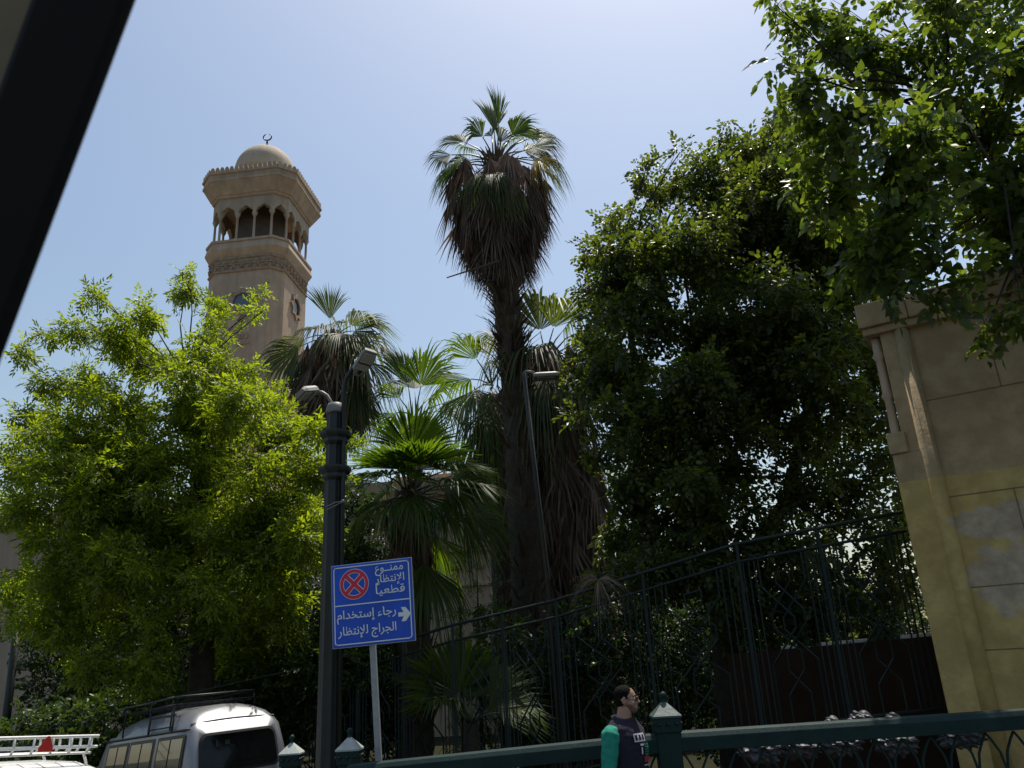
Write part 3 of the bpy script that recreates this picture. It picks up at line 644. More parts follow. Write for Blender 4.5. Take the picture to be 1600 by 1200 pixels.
DARK = [(1130, 212, 20), (1165, 232, 26), (1200, 250, 35), (1235, 300, 50), (1062, 238, 16), (1010, 262, 20), (1040, 300, 42), (1110, 290, 46), (1190, 295, 46), (952, 352, 22), (930, 398, 22), (912, 385, 12), (990, 350, 42), (1060, 380, 70), (1160, 380, 80), (1260, 350, 90), (918, 455, 20), (980, 450, 58), (1060, 480, 80), (1160, 500, 90), (1270, 480, 100), (1350, 400, 80), (935, 520, 38),
    (900, 590, 20), (960, 580, 58), (1050, 600, 80), (1150, 620, 90), (1260, 600, 90), (1340, 560, 60), (905, 650, 16), (955, 680, 48), (1030, 720, 70), (1120, 715, 60), (1300, 680, 60, .6), (1370, 640, 40, .6), (960, 770, 48), (1035, 820, 66), (985, 850, 48), (1100, 790, 38, .7), (1320, 790, 55, .28), (1230, 730, 60, .4), (1190, 810, 55, .22), (1280, 860, 50, .5),
    (1380, 850, 40, .55), (1250, 910, 55, .7), (1350, 920, 55, .7), (1150, 940, 60, .7), (1310, 970, 50, .6), (1060, 900, 50), (1220, 960, 50, .7), (1400, 520, 55), (1425, 600, 45, .8), (1395, 690, 45, .7), (1420, 760, 35, .5), (1340, 640, 55, .8), (1240, 560, 90)]+[(1080, 640, 70, 1, 12.9), (1150, 690, 70, .7, 13.5), (1080, 760, 70, 1, 12.9), (1150, 800, 50, .7, 13), (1090, 860, 60, 1, 12.9), (1260, 650, 70, .7, 13.5), (1200, 560, 80, .7, 13.5), (1010, 700, 60, 1, 13), (1000, 880, 60, 1, 13.2), (1130, 900, 50, .9, 13), (1290, 740, 45, .5, 12.9), (1260, 250, 50), (1290, 330, 60), (1215, 205, 26), (1185, 245, 34), (1250, 320, 50), (1310, 400, 60), (1235, 195, 22), (1330, 770, 42, .8), (1390, 790, 40, .8), (1360, 720, 42, .8), (1270, 790, 40, .5), (1215, 835, 38, .8, 12.8), (1185, 870, 40, .9, 12.8), (1250, 850, 35, .6, 12.8), (1405, 850, 34, .8, 12.5), (1415, 910, 34, .9, 12.5), (960, 420, 46), (1005, 425, 52), (950, 475, 46), (930, 560, 40), (1130, 420, 60), (1150, 345, 52), (1200, 400, 60), (1220, 330, 52), (990, 520, 60, 1, 13.2), (960, 625, 50, 1, 13.2), (940, 900, 45, .8, 13.5)]
YK = 14.5
db = pxblobs(DARK, YK, 1.6, 1.3)
kb = P(1150, 1160, YK); kb.z = -.1
dk = thing('broadleaf_tree', 'huge dense dark green tree behind the iron fence, filling the middle right', 'tree', kb)
mb = MB(); g1 = P(1130, 940, YK); g2 = P(1110, 760, YK); g3 = P(1090, 560, YK)
mb.tube([kb, kb.lerp(g1, .5), g1, g2, g3], [.34, .28, .24, .17, .09], 10); mb.tube([g1, P(1230, 780, YK), P(1280, 560, YK)], [.18, .12, .06], 7); mb.tube([g2, P(1000, 640, YK), P(980, 480, YK)], [.12, .09, .05], 7)
limbs(mb, [g1, g2, g3, P(1230, 780, YK), P(1280, 560, YK), P(1000, 640, YK), P(980, 480, YK)], db, .045, 7, .008)
mb.build('trunk', M['bark'], dk, True)
TD = [sprig(7, LEAF_V, .098, .24, .3, s+20) for s in range(6)]
V, F = foliage(clumps(db, 11, .42, .3), 440, TD, 1.0, .35, .5); npmesh('crown', V, F, M['dark_leaf'], dk)

OVER = [(1212, 8, 18), (1250, 28, 30), (1300, 15, 28), (1400, 12, 20), (1470, 10, 30), (1218, 102, 20), (1258, 130, 30), (1310, 88, 42), (1380, 108, 55), (1460, 60, 62), (1550, 35, 80), (1213, 163, 10), (1250, 195, 36), (1320, 200, 58), (1400, 215, 76), (1500, 170, 88), (1585, 150, 80), (1330, 305, 58), (1420, 325, 78), (1520, 320, 88), (1595, 290, 80),
    (1405, 415, 52), (1480, 420, 52), (1575, 410, 62), (1525, 455, 18, .7), (1560, 510, 22, .7), (1595, 478, 32, .7), (1388, 470, 14, .5), (1535, 530, 14, .6), (1345, 395, 46), (1660, 200, 100), (1660, 380, 80), (1640, 40, 90), (1270, 270, 40), (1660, 470, 40)]
YO = 8.6
ob = pxblobs(OVER, YO, .9, 1.3)
kb = Vector((8.2, 12.5, -.1))
ov = thing('broadleaf_tree', 'near tree with large pointed leaves hanging over the gate wall, top right', 'tree', kb)
mb = MB(); h1 = Vector((8.0, 12.0, 5.5)); h2 = P(1600, 300, 9.5); h3 = P(1480, 150, 9.0)
mb.tube([kb, kb.lerp(h1, .5), h1, h2, h3], [.3, .26, .22, .12, .05], 10)
limbs(mb, [h1.lerp(h2, .6), h2, h2.lerp(h3, .5), h3], ob, .03, 7, .006)
mb.build('trunk', M['bark'], ov, True)
TO = [sprig(6, HEART_V, .115, .25, .45, s+40) for s in range(6)]
V, F = foliage(clumps(ob, 9, .42, .16), 340, TO, 1.0, .55, .5); npmesh('crown', V, F, M['over_leaf'], ov)

# hedge and understory shrubs
def shrub(name, label, cat, lst, Y, dY, m, dens, templ, depth=1.2, group=None):
    bl = pxblobs(lst, Y, dY, depth); c = Vector(bl[0][0]); root = thing(name, label, cat, (c.x, c.y, gz(c.x, c.y)-.05), group)
    mb = MB(); base = Vector((c.x, c.y, gz(c.x, c.y)-.05)); limbs(mb, [base+Vector((q*.3, 0, 0)) for q in (-1, 0, 1)], bl, .02, 3, .006); mb.build('stems', M['bark'], root, True)
    V, F = foliage(bl, dens, templ, 1.0, .1, .5); npmesh('foliage', V, F, m, root); return root
TS = [sprig(7, LEAF_V, .085, .18, .2, s+60) for s in range(4)]
shrub('hedge', 'clipped hedge with sunlit top along the pavement behind the parked vehicles', 'hedge', [(30+i*38, 1128-i*5.5+random.uniform(-3, 3), 24+i*1.5) for i in range(16)]+[(30+i*40, 1175-i*4, 40) for i in range(16)]+[(480+i*30, 1040, 50) for i in range(4)], 15.4, .3, M['hedge_leaf'], 420, TS, 1.6)
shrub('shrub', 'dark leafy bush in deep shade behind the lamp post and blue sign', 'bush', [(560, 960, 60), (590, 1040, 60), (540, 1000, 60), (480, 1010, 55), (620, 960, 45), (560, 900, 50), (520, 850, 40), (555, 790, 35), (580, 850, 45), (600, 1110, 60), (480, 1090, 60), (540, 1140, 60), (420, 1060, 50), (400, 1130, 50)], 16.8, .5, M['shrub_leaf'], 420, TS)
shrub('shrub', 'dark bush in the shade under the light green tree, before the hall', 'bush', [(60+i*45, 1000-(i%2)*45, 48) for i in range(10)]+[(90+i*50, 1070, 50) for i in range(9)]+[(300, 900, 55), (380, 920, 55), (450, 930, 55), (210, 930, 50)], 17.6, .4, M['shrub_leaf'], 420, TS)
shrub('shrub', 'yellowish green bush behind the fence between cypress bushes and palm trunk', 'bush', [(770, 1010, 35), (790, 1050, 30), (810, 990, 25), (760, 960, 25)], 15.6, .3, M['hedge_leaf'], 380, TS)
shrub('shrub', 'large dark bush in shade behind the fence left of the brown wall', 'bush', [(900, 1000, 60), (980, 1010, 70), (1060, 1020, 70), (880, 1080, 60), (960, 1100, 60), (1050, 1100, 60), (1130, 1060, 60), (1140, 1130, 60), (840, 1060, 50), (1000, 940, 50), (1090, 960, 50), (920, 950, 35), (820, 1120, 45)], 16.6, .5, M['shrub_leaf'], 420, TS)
shrub('shrub', 'small bush with a few sunlit leaves behind the brown wall next to the gate', 'bush', [(1180, 990, 45), (1240, 1000, 45), (1300, 990, 40), (1370, 960, 45), (1400, 1000, 35), (1200, 950, 35), (1260, 940, 50), (1320, 925, 45), (1180, 920, 45), (1390, 910, 40)], 13.4, .3, M['shrub_leaf'], 320, TS)

shrub('shrub', 'dark background tree clump far behind the fence, between second palm and gate', 'tree', [(900+i*45, 1000-(i%3)*25, 75) for i in range(13)]+[(920+i*60, 1080, 80) for i in range(10)]+[(930+i*70, 900+(i%2)*20, 55, .8) for i in range(4)], 22, .6, M['shrub_leaf'], 260, TS)
# cypress-like bushes
TT = [sprig(9, SLIM_V, .06, .16, .0, s+80) for s in range(4)]
def thuja(x, ytop, ybot, wpx, Y, label):
    top = P(x, ytop, Y); bx = P(x+6, 1100, Y); base = Vector((bx.x, bx.y, -.05)); zl = P(x, ybot, Y).z
    root = thing('cypress_bush', label, 'bush', base, 'cypress bushes behind the fence')
    mb = MB(); mb.tube([base, base.lerp(top, .5), top], [.05, .035, .01], 6); mb.build('trunk', M['bark'], root, True)
    bl = []; n = 9; w0 = wpx*PXM(Y)
    for i in range(n):
        t = i/(n-1); c = base.lerp(top, .12+.86*t); r = w0*(.22+.95*(1-t)**.7*(.4+.6*min(1, 3*t+.4)))*random.uniform(.85, 1.15)
        for _ in range(2): bl.append((tuple(c+Vector((random.gauss(0, r*.35), random.gauss(0, r*.35), 0))), (r*.8, r*.8, max(.16, r*.9)), 1))
    C, D = blob_points(bl, 420, .5); k = len(C); d = D*.5+np.array([0, 0, .9])+rng.normal(size=(k, 3))*.3
    Vs, Fs, q0 = [], [], 0; idx = rng.integers(0, 4, k)
    for q in range(4):
        mk = idx == q; v, f = scatter(C[mk], d[mk], D[mk]+rng.normal(size=(mk.sum(), 3))*.6, rng.uniform(.7, 1.3, mk.sum()), *TT[q]); Vs.append(v); Fs.append(f+q0); q0 += len(v)
    npmesh('foliage', np.concatenate(Vs), np.concatenate(Fs), M['thuja'], root)
thuja(716, 842, 1000, 24, 17.0, 'tallest of the three pale green cypress bushes, nearest the big-leaved palm')
thuja(745, 890, 1000, 22, 16.6, 'smallest and middle one of the three pale green cypress bushes')
thuja(776, 872, 1000, 26, 17.2, 'pale green cypress bush beside the trunk of the tallest palm')

# ------------------------------------------------------------------ iron fence on the garden edge
fpx = [(440, 1062, 15.6), (560, 1022, 14.6), (707, 977, 13.4), (868, 938, 12.4), (1150, 850, 11.2), (1410, 800, 10.35)]
fp = [P(*q) for q in fpx]
fn = thing('iron_fence', 'dark green wrought iron fence with interlaced knot panels in front of the garden', 'fence', (fp[3].x, fp[3].y, .1))
mbr, mbar, mbk = MB(), MB(), MB()
down = Vector((0, 0, -1))
for i in range(len(fp)-1):
    a, b = fp[i], fp[i+1]
    hor = Vector((b.x-a.x, b.y-a.y, 0)).length; npan = max(1, round(hor/1.15))
    t = (b-a)
    for j in range(npan):
        def pt(u, dz): return a+t*((j+.5+u/(hor/npan))/npan)+down*dz
        W = hor/npan
        p0 = MB(); e = a+t*(j/npan); g = e.copy(); p0.tube([e+Vector((0, 0, .03)), Vector((e.x, e.y, .12))], .03, 4); p0.build('post', M['iron'], fn)
        for u in (-.455, -.385, -.315, .315, .385, .455): mbar.tube([pt(u*W, 0.24), pt(u*W, 2.35)], .012, 4)
        for u in (-.4, -.2, 0, .2, .4): mbar.tube([pt(u*W, 0), pt(u*W, .24)], .010, 4) if j % 1 == 0 and u in (0,) else None
        for sgn in (-1, 1):
            z1 = [(-.09, .46), (-.09, .6), (.2, .98), (.2, 1.16), (-.09, 1.5), (-.09, 1.72), (.13, 2.0), (.13, 2.35)]
            z2 = [(-.28, .24), (-.28, .62), (.07, 1.06), (.07, 1.2), (-.28, 1.62), (-.28, 2.35)]
            for zz in (z1, z2): mbk.tube([pt(sgn*u*W*.95, dz) for u, dz in zz], .014, 4)
        mbk.tube([pt(-.09*W, .46), pt(.09*W, .46)], .012, 4)
for dz, rr in ((0, .026), (.24, .022), (2.35, .022)):
    mbr = MB(); mbr.tube([q+down*dz for q in fp], rr, 6); mbr.build('rail', M['iron'], fn, True)
mbar.build('bars', M['iron'], fn); mbk.build('knot_pattern', M['iron'], fn)
mb = MB()
for i in range(len(fp)-1):
    a, b = fp[i], fp[i+1]
    for q in range(1):
        n = Vector((b.y-a.y, a.x-b.x, 0)).normalized()*.14
        A = [a+n, b+n, b-n, a-n]; mb.loft([[Vector((p.x, p.y, -.4)) for p in A], [Vector((p.x, p.y, min(p.z-2.33, .55))) for p in A]])
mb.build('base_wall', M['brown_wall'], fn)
# dry palm frond caught on the fence
fb = FB()
hub = P(935, 905, 11.9)
for (dx, dz, sp) in ((.4, -.35, 60), (-.45, -.25, 70), (0, -.6, 60), (.7, -.2, 30), (-.75, -.15, 35)):
    fan(fb, hub, (dx, -.15, dz+.35), (0, -1, .4), .5, sp, 11, .7, .3, 0, .8)
o = fb.build('dry_frond', M['palm_dead'], None); tag(o, 'dry brown palm frond caught on top of the iron fence', 'palm frond')

# low brown wall inside the fence near the gate, with pale stones on top
bw = thing('low_wall', 'low brown garden wall with broken pale stones on top, left of the gate', 'wall', P(1300, 1100, 12))
a, b = P(1140, 1022, 12.4), P(1470, 993, 11.0); n = Vector((b.y-a.y, a.x-b.x, 0)).normalized()*.15
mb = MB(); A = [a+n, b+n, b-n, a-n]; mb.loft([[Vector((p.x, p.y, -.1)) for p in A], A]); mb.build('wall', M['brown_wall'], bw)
mb = MB()
for i in range(7):
    q = random.uniform(.28, .98); c = a.lerp(b, q)+Vector((0, 0, .02)); mb.box(c, (random.uniform(.15, .4), .26, .05), Matrix.Rotation(random.uniform(-.6, -.3), 3, 'Z'))
mb.build('coping_stones', M['capstone'], bw, False, .01)

# ------------------------------------------------------------------ gate wall at the right
G0 = P(1480, 1108, 10.0); G0.z = 0
ga = R_(122); gu = Vector((math.sin(ga), math.cos(ga), 0)); gv = Vector((-gu.y, gu.x, 0)); gv = gv if gv.y < 0 else -gv   # gv: out of the wall, towards the street
def gp(u, v, z): return G0+gu*u+gv*v+Vector((0, 0, z))
GT = P(1345, 480, 10.0).z
GATE_Z = P(1395, 752, 10.0).z-0.0
PATCH = [(tuple(gp(1.25, -.05, 0)-G0+Vector((0, 0, P(1560, 905, 9.4).z+.0))), .75, .42), (tuple(gp(1.2, -.05, 0)-G0+Vector((0, 0, P(1580, 810, 9.4).z))), .7, .22)]
M['gate'] = gate_material()
gt = thing('gate_wall', 'stone gate wall with yellow painted lower half, roll moulding and worn grey patch', 'wall', G0)
def gbox(mb, u0, u1, v0, v1, z0, z1): mb.box(gp((u0+u1)/2, (v0+v1)/2, (z0+z1)/2), (u1-u0, v1-v0, z1-z0), Matrix((gu, gv, Vector((0, 0, 1)))).transposed())
zc = P(1390, 512, 10.0).z                                       # underside of the cornice
zped = P(1375, 712, 10.0).z
mb = MB(); gbox(mb, .42, 7, -1.2, -.06, -.2, GT-.35)
mb.build('panel', M['gate'], gt)
mb = MB(); gbox(mb, 0, .40, -1.2, 0, -.2, zped)
mb.build('pedestal', M['gate'], gt, False, .015)
mb = MB(); gbox(mb, .16, .40, -1.2, -.02, zped, GT-.34); mb.build('jamb', M['gate'], gt, False, .01)
mb = MB(); mb.tube([gp(.42, -.055, -.2), gp(.42, -.055, GT-.34)], .10, 14); mb.build('roll_moulding', M['gate'], gt, True)
mb = MB(); mb.lathe(gp(.09, -.12, 0), [(.09, zped+.0), (.1, zped+.15), (.06, zped+.25), (.055, zped+.75), (.085, zped+.8), (.06, zped+.86), (.055, zped+1.3), (.09, zped+1.36), (.06, zped+1.42), (.06, zped+1.6)], 10); mb.build('engaged_column', M['stone'], gt, True)
mb = MB(); gbox(mb, -.02, .2, -1.2, .03, zped, zped+.28); mb.build('block', M['gate'], gt, False, .02)
mb = MB()
# cornice in separate blocks with open joints
u = -.06; 
while u < 7:
    wd = random.uniform(.55, .85); gbox(mb, u, u+wd-.012, -1.25, .10+random.uniform(0, .012), GT-.34, GT-.02+random.uniform(-.015, .015)); u += wd
gbox(mb, -.03, 7, -1.22, .05, GT-.44, GT-.342)
mb.build('cornice', M['gate'], gt, False, .012)
mb = MB()
u = .3
while u < 6:
    wd = random.uniform(.3, .7)
    if random.random() < .6: gbox(mb, u, u+wd, -.9, .06, GT-.01, GT+.03+random.uniform(0, .02))
    u += wd+.1
mb.build('coping_slab', M['capstone'], gt, False, .006)
# masonry joints as real grooves are shallow: thin recessed mortar strips standing 2 mm proud
mb = MB()
for z in (zped+1.75, zped+.62, zped-.62, zped-1.7, zped-2.4): gbox(mb, .52, 7, -.07, -.056, z, z+.014)
for u, z0, z1 in ((1.35, zped+.63, zped+1.75), (1.75, zped-.6, zped+.62), (2.6, zped+.63, zped+1.75), (1.2, zped-1.69, zped-.62), (2.2, zped-2.4, zped-1.7)): gbox(mb, u, u+.013, -.07, -.0555, z0, z1)
mb.build('mortar_joints', mat('mortar', (.17, .125, .07), .95), gt)

# ------------------------------------------------------------------ green street railing
rpx = [(430, 1228, 9.6), (546, 1194, 8.05), (1042, 1143, 7.45), (1640, 1104, 7.3)]
rp = [P(*q) for q in rpx]
rl = thing('street_railing', 'green metal street railing with pointed arch infill and pyramid-capped posts', 'railing', (rp[1].x, rp[1].y, .15))
mbt, mbi = MB(), MB()
for i in (0, 1, 2):
    a, b = rp[i], rp[i+1]; d = (b-a); hd = Vector((d.x, d.y, 0)).normalized(); sd_ = Vector((-hd.y, hd.x, 0)); N = 14
    if i > 0:
        prof = [(-.085, -.155), (.085, -.155), (.085, -.05), (.06, -.012), (0, 0), (-.06, -.012), (-.085, -.05)]
        mbt.loft([[p+sd_*x+Vector((0, 0, z)) for x, z in prof] for p in (a, b)])
        L = d.length; n = max(1, round(L/.23))
        for j in range(n+1):
            p = a+d*(j/n); zb_ = p.z-1.1
            for sgn in (-1, 1):
                pts = [p+d/n*(sgn*.0), ]
                arc = [(0, -.95), (0, -.48), (.12, -.32), (.34, -.225), (.5, -.17)]
                mbi.tube([p+d/n*(sgn*x)+Vector((0, 0, z)) for x, z in arc], .011, 4)
        for dz in (-.5, -.95): mbi.tube([a+Vector((0, 0, dz)), b+Vector((0, 0, dz))], .016, 5)
mbt.build('top_rail', M['rail_paint'], rl, False, .004); mbi.build('arch_infill', M['rail_paint'], rl)
def rpost(p, wd, name='post', capm='cap_paint'):
    x, y, z = p; g = .1
    m1 = MB(); m1.box((x, y, (z+.0+g)/2), (wd*.86, wd*.86, z-g)); po = m1.build(name, M['rail_paint'], rl, False, .008)
    m2 = MB(); m2.box((x, y, z+.055), (wd, wd, .115), None); m2.build('collar', M['rail_paint'], po, False, .006)
    for f_ in (0, 1, 3):
        q = Matrix.Rotation(f_*math.pi/2, 3, 'Z')
        for u in (-.33, 0, .33): m4 = MB(); m4.lathe(Vector((x, y, z+.065))+q @ Vector((u*wd, -wd/2-.004, 0)), [(.0, -.016), (.014, -.01), (.016, 0), (.014, .01), (0, .016)], 8); m4.build('rivet', M['car_black'], po, True)
    zc_ = z+.114; h = wd*.56
    m3 = MB(); m3.loft([[Vector((x+sx*wd*k/2, y+sy*wd*k/2, zc_+hh)) for sx, sy in ((-1, -1), (1, -1), (1, 1), (-1, 1))] for k, hh in ((1.08, 0), (1.08, .015), (.12, h))]); cp = m3.build('cap', M[capm], po)
    m3 = MB(); m3.lathe((x, y, zc_+h), [(.02, -.02), (.02, .012), (.012, .016), (.024, .03), (.03, .05), (.022, .07), (.006, .08)], 12); m3.build('finial_ball', M['rail_paint'], cp, True)
rpost(tuple(rp[2]), .225); rpost(tuple(P(546, 1193, 8.25)), .21, 'post', 'cap_sunlit'); 
p9 = P(455, 1196, 9.7); rpost((p9.x, p9.y, p9.z), .215, 'post', 'cap_sunlit')

# ------------------------------------------------------------------ lamp post with two luminaires
YL = 9.2
lbse = P(513, 1195, YL); ltop = P(524, 640, YL); base = Vector((ltop.x+.0, ltop.y, .12))
lp = thing('street_lamp', 'dark fluted street lamp post with two grey luminaires on curved arms', 'street lamp', base)
mb = MB()
def flute(r, z, n=16):
    return [Vector((base.x+(r*(1 if j % 2 else .86))*math.cos(2*math.pi*j/n), base.y+(r*(1 if j % 2 else .86))*math.sin(2*math.pi*j/n), z)) for j in range(n)]
zt = ltop.z
mb.loft([flute(.2, .12), flute(.2, .5), flute(.135, .62), flute(.128, 1.4), flute(.10, zt-.02)]); mb.build('post', M['post_green'], lp)
mb = MB(); mb.lathe((base.x, base.y, zt-.02), [(.112, -.03), (.118, 0), (.10, .05), (.09, .09), (.03, .11)], 16); mb.build('post_cap', M['lum'], lp, True)
for yy in (683, 738):
    zc_ = P(524, yy, YL).z; m2 = MB(); n = 8
    m2.loft([[Vector((base.x+.01+r*math.cos(2*math.pi*(j+.5)/n), base.y+r*math.sin(2*math.pi*(j+.5)/n), zc_+h)) for j in range(n)] for r, h in ((.115, -.10), (.15, -.07), (.15, -.03), (.185, .0), (.195, .03), (.195, .055), (.12, .075))]); m2.build('bracket_collar', M['post_green'], lp)
pipe = [P(541, 700, YL-.12), P(540, 620, YL-.12)]; px_ = base.x+.125
m2 = MB(); m2.tube([Vector((px_, base.y-.06, .2)), Vector((px_-.005, base.y-.06, zt-.6)), Vector((px_-.01, base.y-.06, P(538, 610, YL).z)), P(541, 592, YL-.1), P(552, 575, YL-.1), P(566, 560, YL-.1)], [.028]*6, 8); m2.build('arm', M['post_green'], lp, True)
m2 = MB(); m2.tube([Vector((base.x-.02, base.y, zt-.05)), P(517, 628, YL), P(511, 618, YL), P(503, 613, YL), P(492, 612, YL)], .022, 8); m2.build('arm', M['lum'], lp, True)
def luminaire(a, b, wpx, upv, Y):
    """box lamp head from a (arm end) to b (tip); glass faces down"""
    d = (b-a); L = d.length; d = d.normalized(); s = d.cross(upv).normalized(); u = s.cross(d).normalized()
    m1 = MB(); wd = wpx
    prof = []
    for t, ww, hh in ((0, .35, .5), (.12, .6, .8), (.22, .95, 1), (.8, 1, 1), (1, .85, .55)):
        c = a+d*L*t; prof.append([c+s*x*wd*ww/2+u*z*.07*hh for x, z in ((-1, -.5), (1, -.5), (1, .3), (.7, .9), (-.7, .9), (-1, .3))])
    m1.loft(prof); lh = m1.build('luminaire', M['lum'], lp, False, .006)
    for t0, t1, mm in ((.28, .52, 'lum_glass'), (.56, .93, 'lum_glass')):
        m2 = MB(); c = a+d*L*(t0+t1)/2-u*.041; rot = Matrix((d, s, u)).transposed(); m2.box(c, (L*(t1-t0), wd*.78, .012), rot); m2.build('lamp_glass', M[mm], lh, False, .003)
    m2 = MB(); c = a+d*L*.54-u*.044; m2.box(c, (L*.03, wd*.9, .012), Matrix((d, s, u)).transposed()); m2.box(a+d*L*.2-u*.038, (.05, .035, .03), Matrix((d, s, u)).transposed()); m2.build('clasp', M['car_black'], lh)
luminaire(P(556, 586, YL-.1), P(580, 548, YL-.35), .19, Vector((-.55, .75, .55)), YL)
luminaire(P(497, 613, YL), P(468, 616, YL-.25), .2, Vector((-.2, .45, 1)), YL)
m2 = MB(); m2.lathe(P(536, 783, YL-.15), [(.0, -.02), (.02, -.01), (.02, .01), (0, .02)], 8); m2.tube([P(509, 797, YL-.14), P(524, 790, YL-.2), P(536, 783, YL-.15)], .005, 4); m2.tube([P(509, 792, YL-.14), P(524, 785, YL-.2), P(536, 783, YL-.15)], .005, 4); m2.build('cable_tie', M['lum'], lp)

# slim lamp pole beside the palm trunks
YS = 15.2
sl = thing('street_lamp', 'slim lamp pole with flat floodlight head in front of the palm trunks', 'street lamp', Vector((P(862, 1080, YS).x, YS, 0)))
top = P(818, 584, YS); bt = P(855, 905, YS); bt2 = Vector((bt.x+.03, bt.y, 0))
m2 = MB(); m2.tube([bt2, bt, top.lerp(bt, .5), top], [.05, .045, .04, .035], 8); m2.build('pole', M['rope'], sl, True)
m2 = MB(); m2.tube([top+Vector((.04, -.04, 0)), top.lerp(bt, .5)+Vector((.045, -.05, 0)), bt+Vector((.05, -.05, 0))], .012, 5); m2.build('conduit', M['lum'], sl, True)
m2 = MB(); a, b = P(816, 586, YS-.1), P(874, 590, YS-.4); d = b-a
m2.tube([top, P(822, 580, YS), P(834, 582, YS-.1)], .03, 8); m2.build('arm', M['lum'], sl, True)
m2 = MB(); c = (P(832, 586, YS-.1)+P(874, 590, YS-.25))/2; m2.loft([[c+Vector((x*.26*k, y*.15*k, z)) for x, y in ((-1, -1), (1, -1), (1, 1), (-1, 1))] for z, k in ((-.05, .92), (-.03, 1), (.02, 1), (.06, .7))]); lh = m2.build('luminaire', M['lum'], sl, False, .008)
m2 = MB(); m2.box(c+Vector((0, 0, -.056)), (.36, .2, .012)); m2.build('lamp_glass', M['lum_glass'], lh)

# dark leaning pole at the far left
YQ = 16.2
q0, q1 = P(10, 1160, YQ), P(32, 930, YQ); q0.z = gz(q0.x, q0.y)
lpq = thing('metal_pole', 'plain dark metal pole at the far left in front of the beige hall', 'pole', q0)
m2 = MB(); m2.tube([q0, q1], [.085, .07], 12); m2.build('shaft', M['post_green'], lpq, True)
m2 = MB(); m2.lathe(q1, [(.09, -.02), (.1, .02), (.1, .06), (.03, .12)], 12); m2.build('pole_cap', M['post_green'], lpq, True)
m2 = MB(); m2.lathe(Vector((q0.x, q0.y, q0.z-.02)), [(.18, 0), (.18, .1), (.11, .3), (.09, .34)], 12); m2.build('pole_base', M['post_green'], lpq, True)

# thin cables along the hedge
m2 = MB(); m2.tube([P(-10, 1165, 12), P(230, 1098, 12), P(470, 1044, 12.5)], .007, 4); o = m2.build('cable', M['cable']); tag(o, 'upper thin dark cable strung in front of the hedge', 'cable')
m2 = MB(); m2.tube([P(-10, 1180, 12), P(180, 1122, 12), P(300, 1092, 12.5)], .007, 4); o = m2.build('cable', M['cable']); tag(o, 'lower thin dark cable sagging in front of the hedge', 'cable')

# ------------------------------------------------------------------ blue sign
YN = 8.6
A_, B_, C_, D_ = P(516, 884, YN), P(640, 873, YN-.1), P(650, 998, YN-.1), P(522, 1015, YN)
oc = (A_+B_+C_+D_)/4; ex = ((B_-A_)+(C_-D_)); SW = ex.length/2; ex.normalize(); ez = ((A_-D_)+(B_-C_)); SH = ez.length/2; ez = (ez-ex*ez.dot(ex)).normalized(); en = ex.cross(ez).normalized()
if en.y > 0: en = -en
sg = thing('parking_sign', 'blue no-waiting sign with Arabic lettering, red crossed ring and white arrow', 'sign', Vector((P(592, 1190, YN).x, YN+.03, .15)))
def spt(u, v, o=0): return oc+ex*u*SW/2+ez*v*SH/2+en*o             # u, v in -1..1
rotS = Matrix((ex, ez, en)).transposed()
m2 = MB(); m2.box(oc-en*.012, (SW, SH, .022), rotS); pl = m2.build('sign_plate', M['sign_blue'], sg, False, .004)
m2 = MB(); m2.box(oc-en*.018, (SW+.012, SH+.012, .02), rotS); m2.build('plate_edge', M['alu'], sg)
def rrect(u0, u1, v0, v1, rad, n=6):
    pts = []
    for cx_, cy_, a0 in ((u1-rad, v1-rad, 0), (u0+rad, v1-rad, 90), (u0+rad, v0+rad, 180), (u1-rad, v0+rad, 270)):
        for k in range(n+1): a = R_(a0+90*k/n); pts.append((cx_+rad*math.cos(a), cy_+rad*math.sin(a)))
    return pts
def flat(mb, outer, inner, o):
    k = len(mb.v); n = len(outer); mb.v += [spt(u, v, o) for u, v in outer]+[spt(u, v, o) for u, v in inner]
    mb.f += [(k+i, k+(i+1) % n, k+n+(i+1) % n, k+n+i) for i in range(n)]
m2 = MB(); flat(m2, rrect(-.95, .95, -.95, .95, .08), rrect(-.925, .925, -.925, .925, .06), .003)
m2.add([spt(-.93, -.015, .003), spt(.93, -.015, .003), spt(.93, .012, .003), spt(-.93, .012, .003)], [(0, 1, 2, 3)])
m2.build('sign_border', M['sign_white'], pl)
def circ(cx_, cy_, r): return [(cx_+r*math.cos(q*math.pi/24), cy_+r*SW/SH*math.sin(q*math.pi/24)) for q in range(48)]
cx_, cy_ = -.43, .50
m2 = MB(); flat(m2, circ(cx_, cy_, .365), circ(cx_, cy_, .262), .0035)
for sg_ in (-1, 1):
    a = R_(45)*sg_; dx, dy = math.cos(a), math.sin(a); wx, wy = -dy, dx; l, h = .30, .062
    m2.add([spt(cx_+dx*s1*l+wx*s2*h, cy_+(dy*s1*l+wy*s2*h)*SW/SH, .0035+.0004*sg_) for s1, s2 in ((-1, -1), (1, -1), (1, 1), (-1, 1))], [(0, 1, 2, 3)])
m2.build('no_parking_outline', M['sign_white'], pl)
m2 = MB(); flat(m2, circ(cx_, cy_, .352), circ(cx_, cy_, .275), .006)
for sg_ in (-1, 1):
    a = R_(45)*sg_; dx, dy = math.cos(a), math.sin(a); wx, wy = -dy, dx; l, h = .29, .046
    m2.add([spt(cx_+dx*s1*l+wx*s2*h, cy_+(dy*s1*l+wy*s2*h)*SW/SH, .0056+.0003*sg_) for s1, s2 in ((-1, -1), (1, -1), (1, 1), (-1, 1))], [(0, 1, 2, 3)])
m2.build('no_parking_symbol', M['sign_red'], pl)
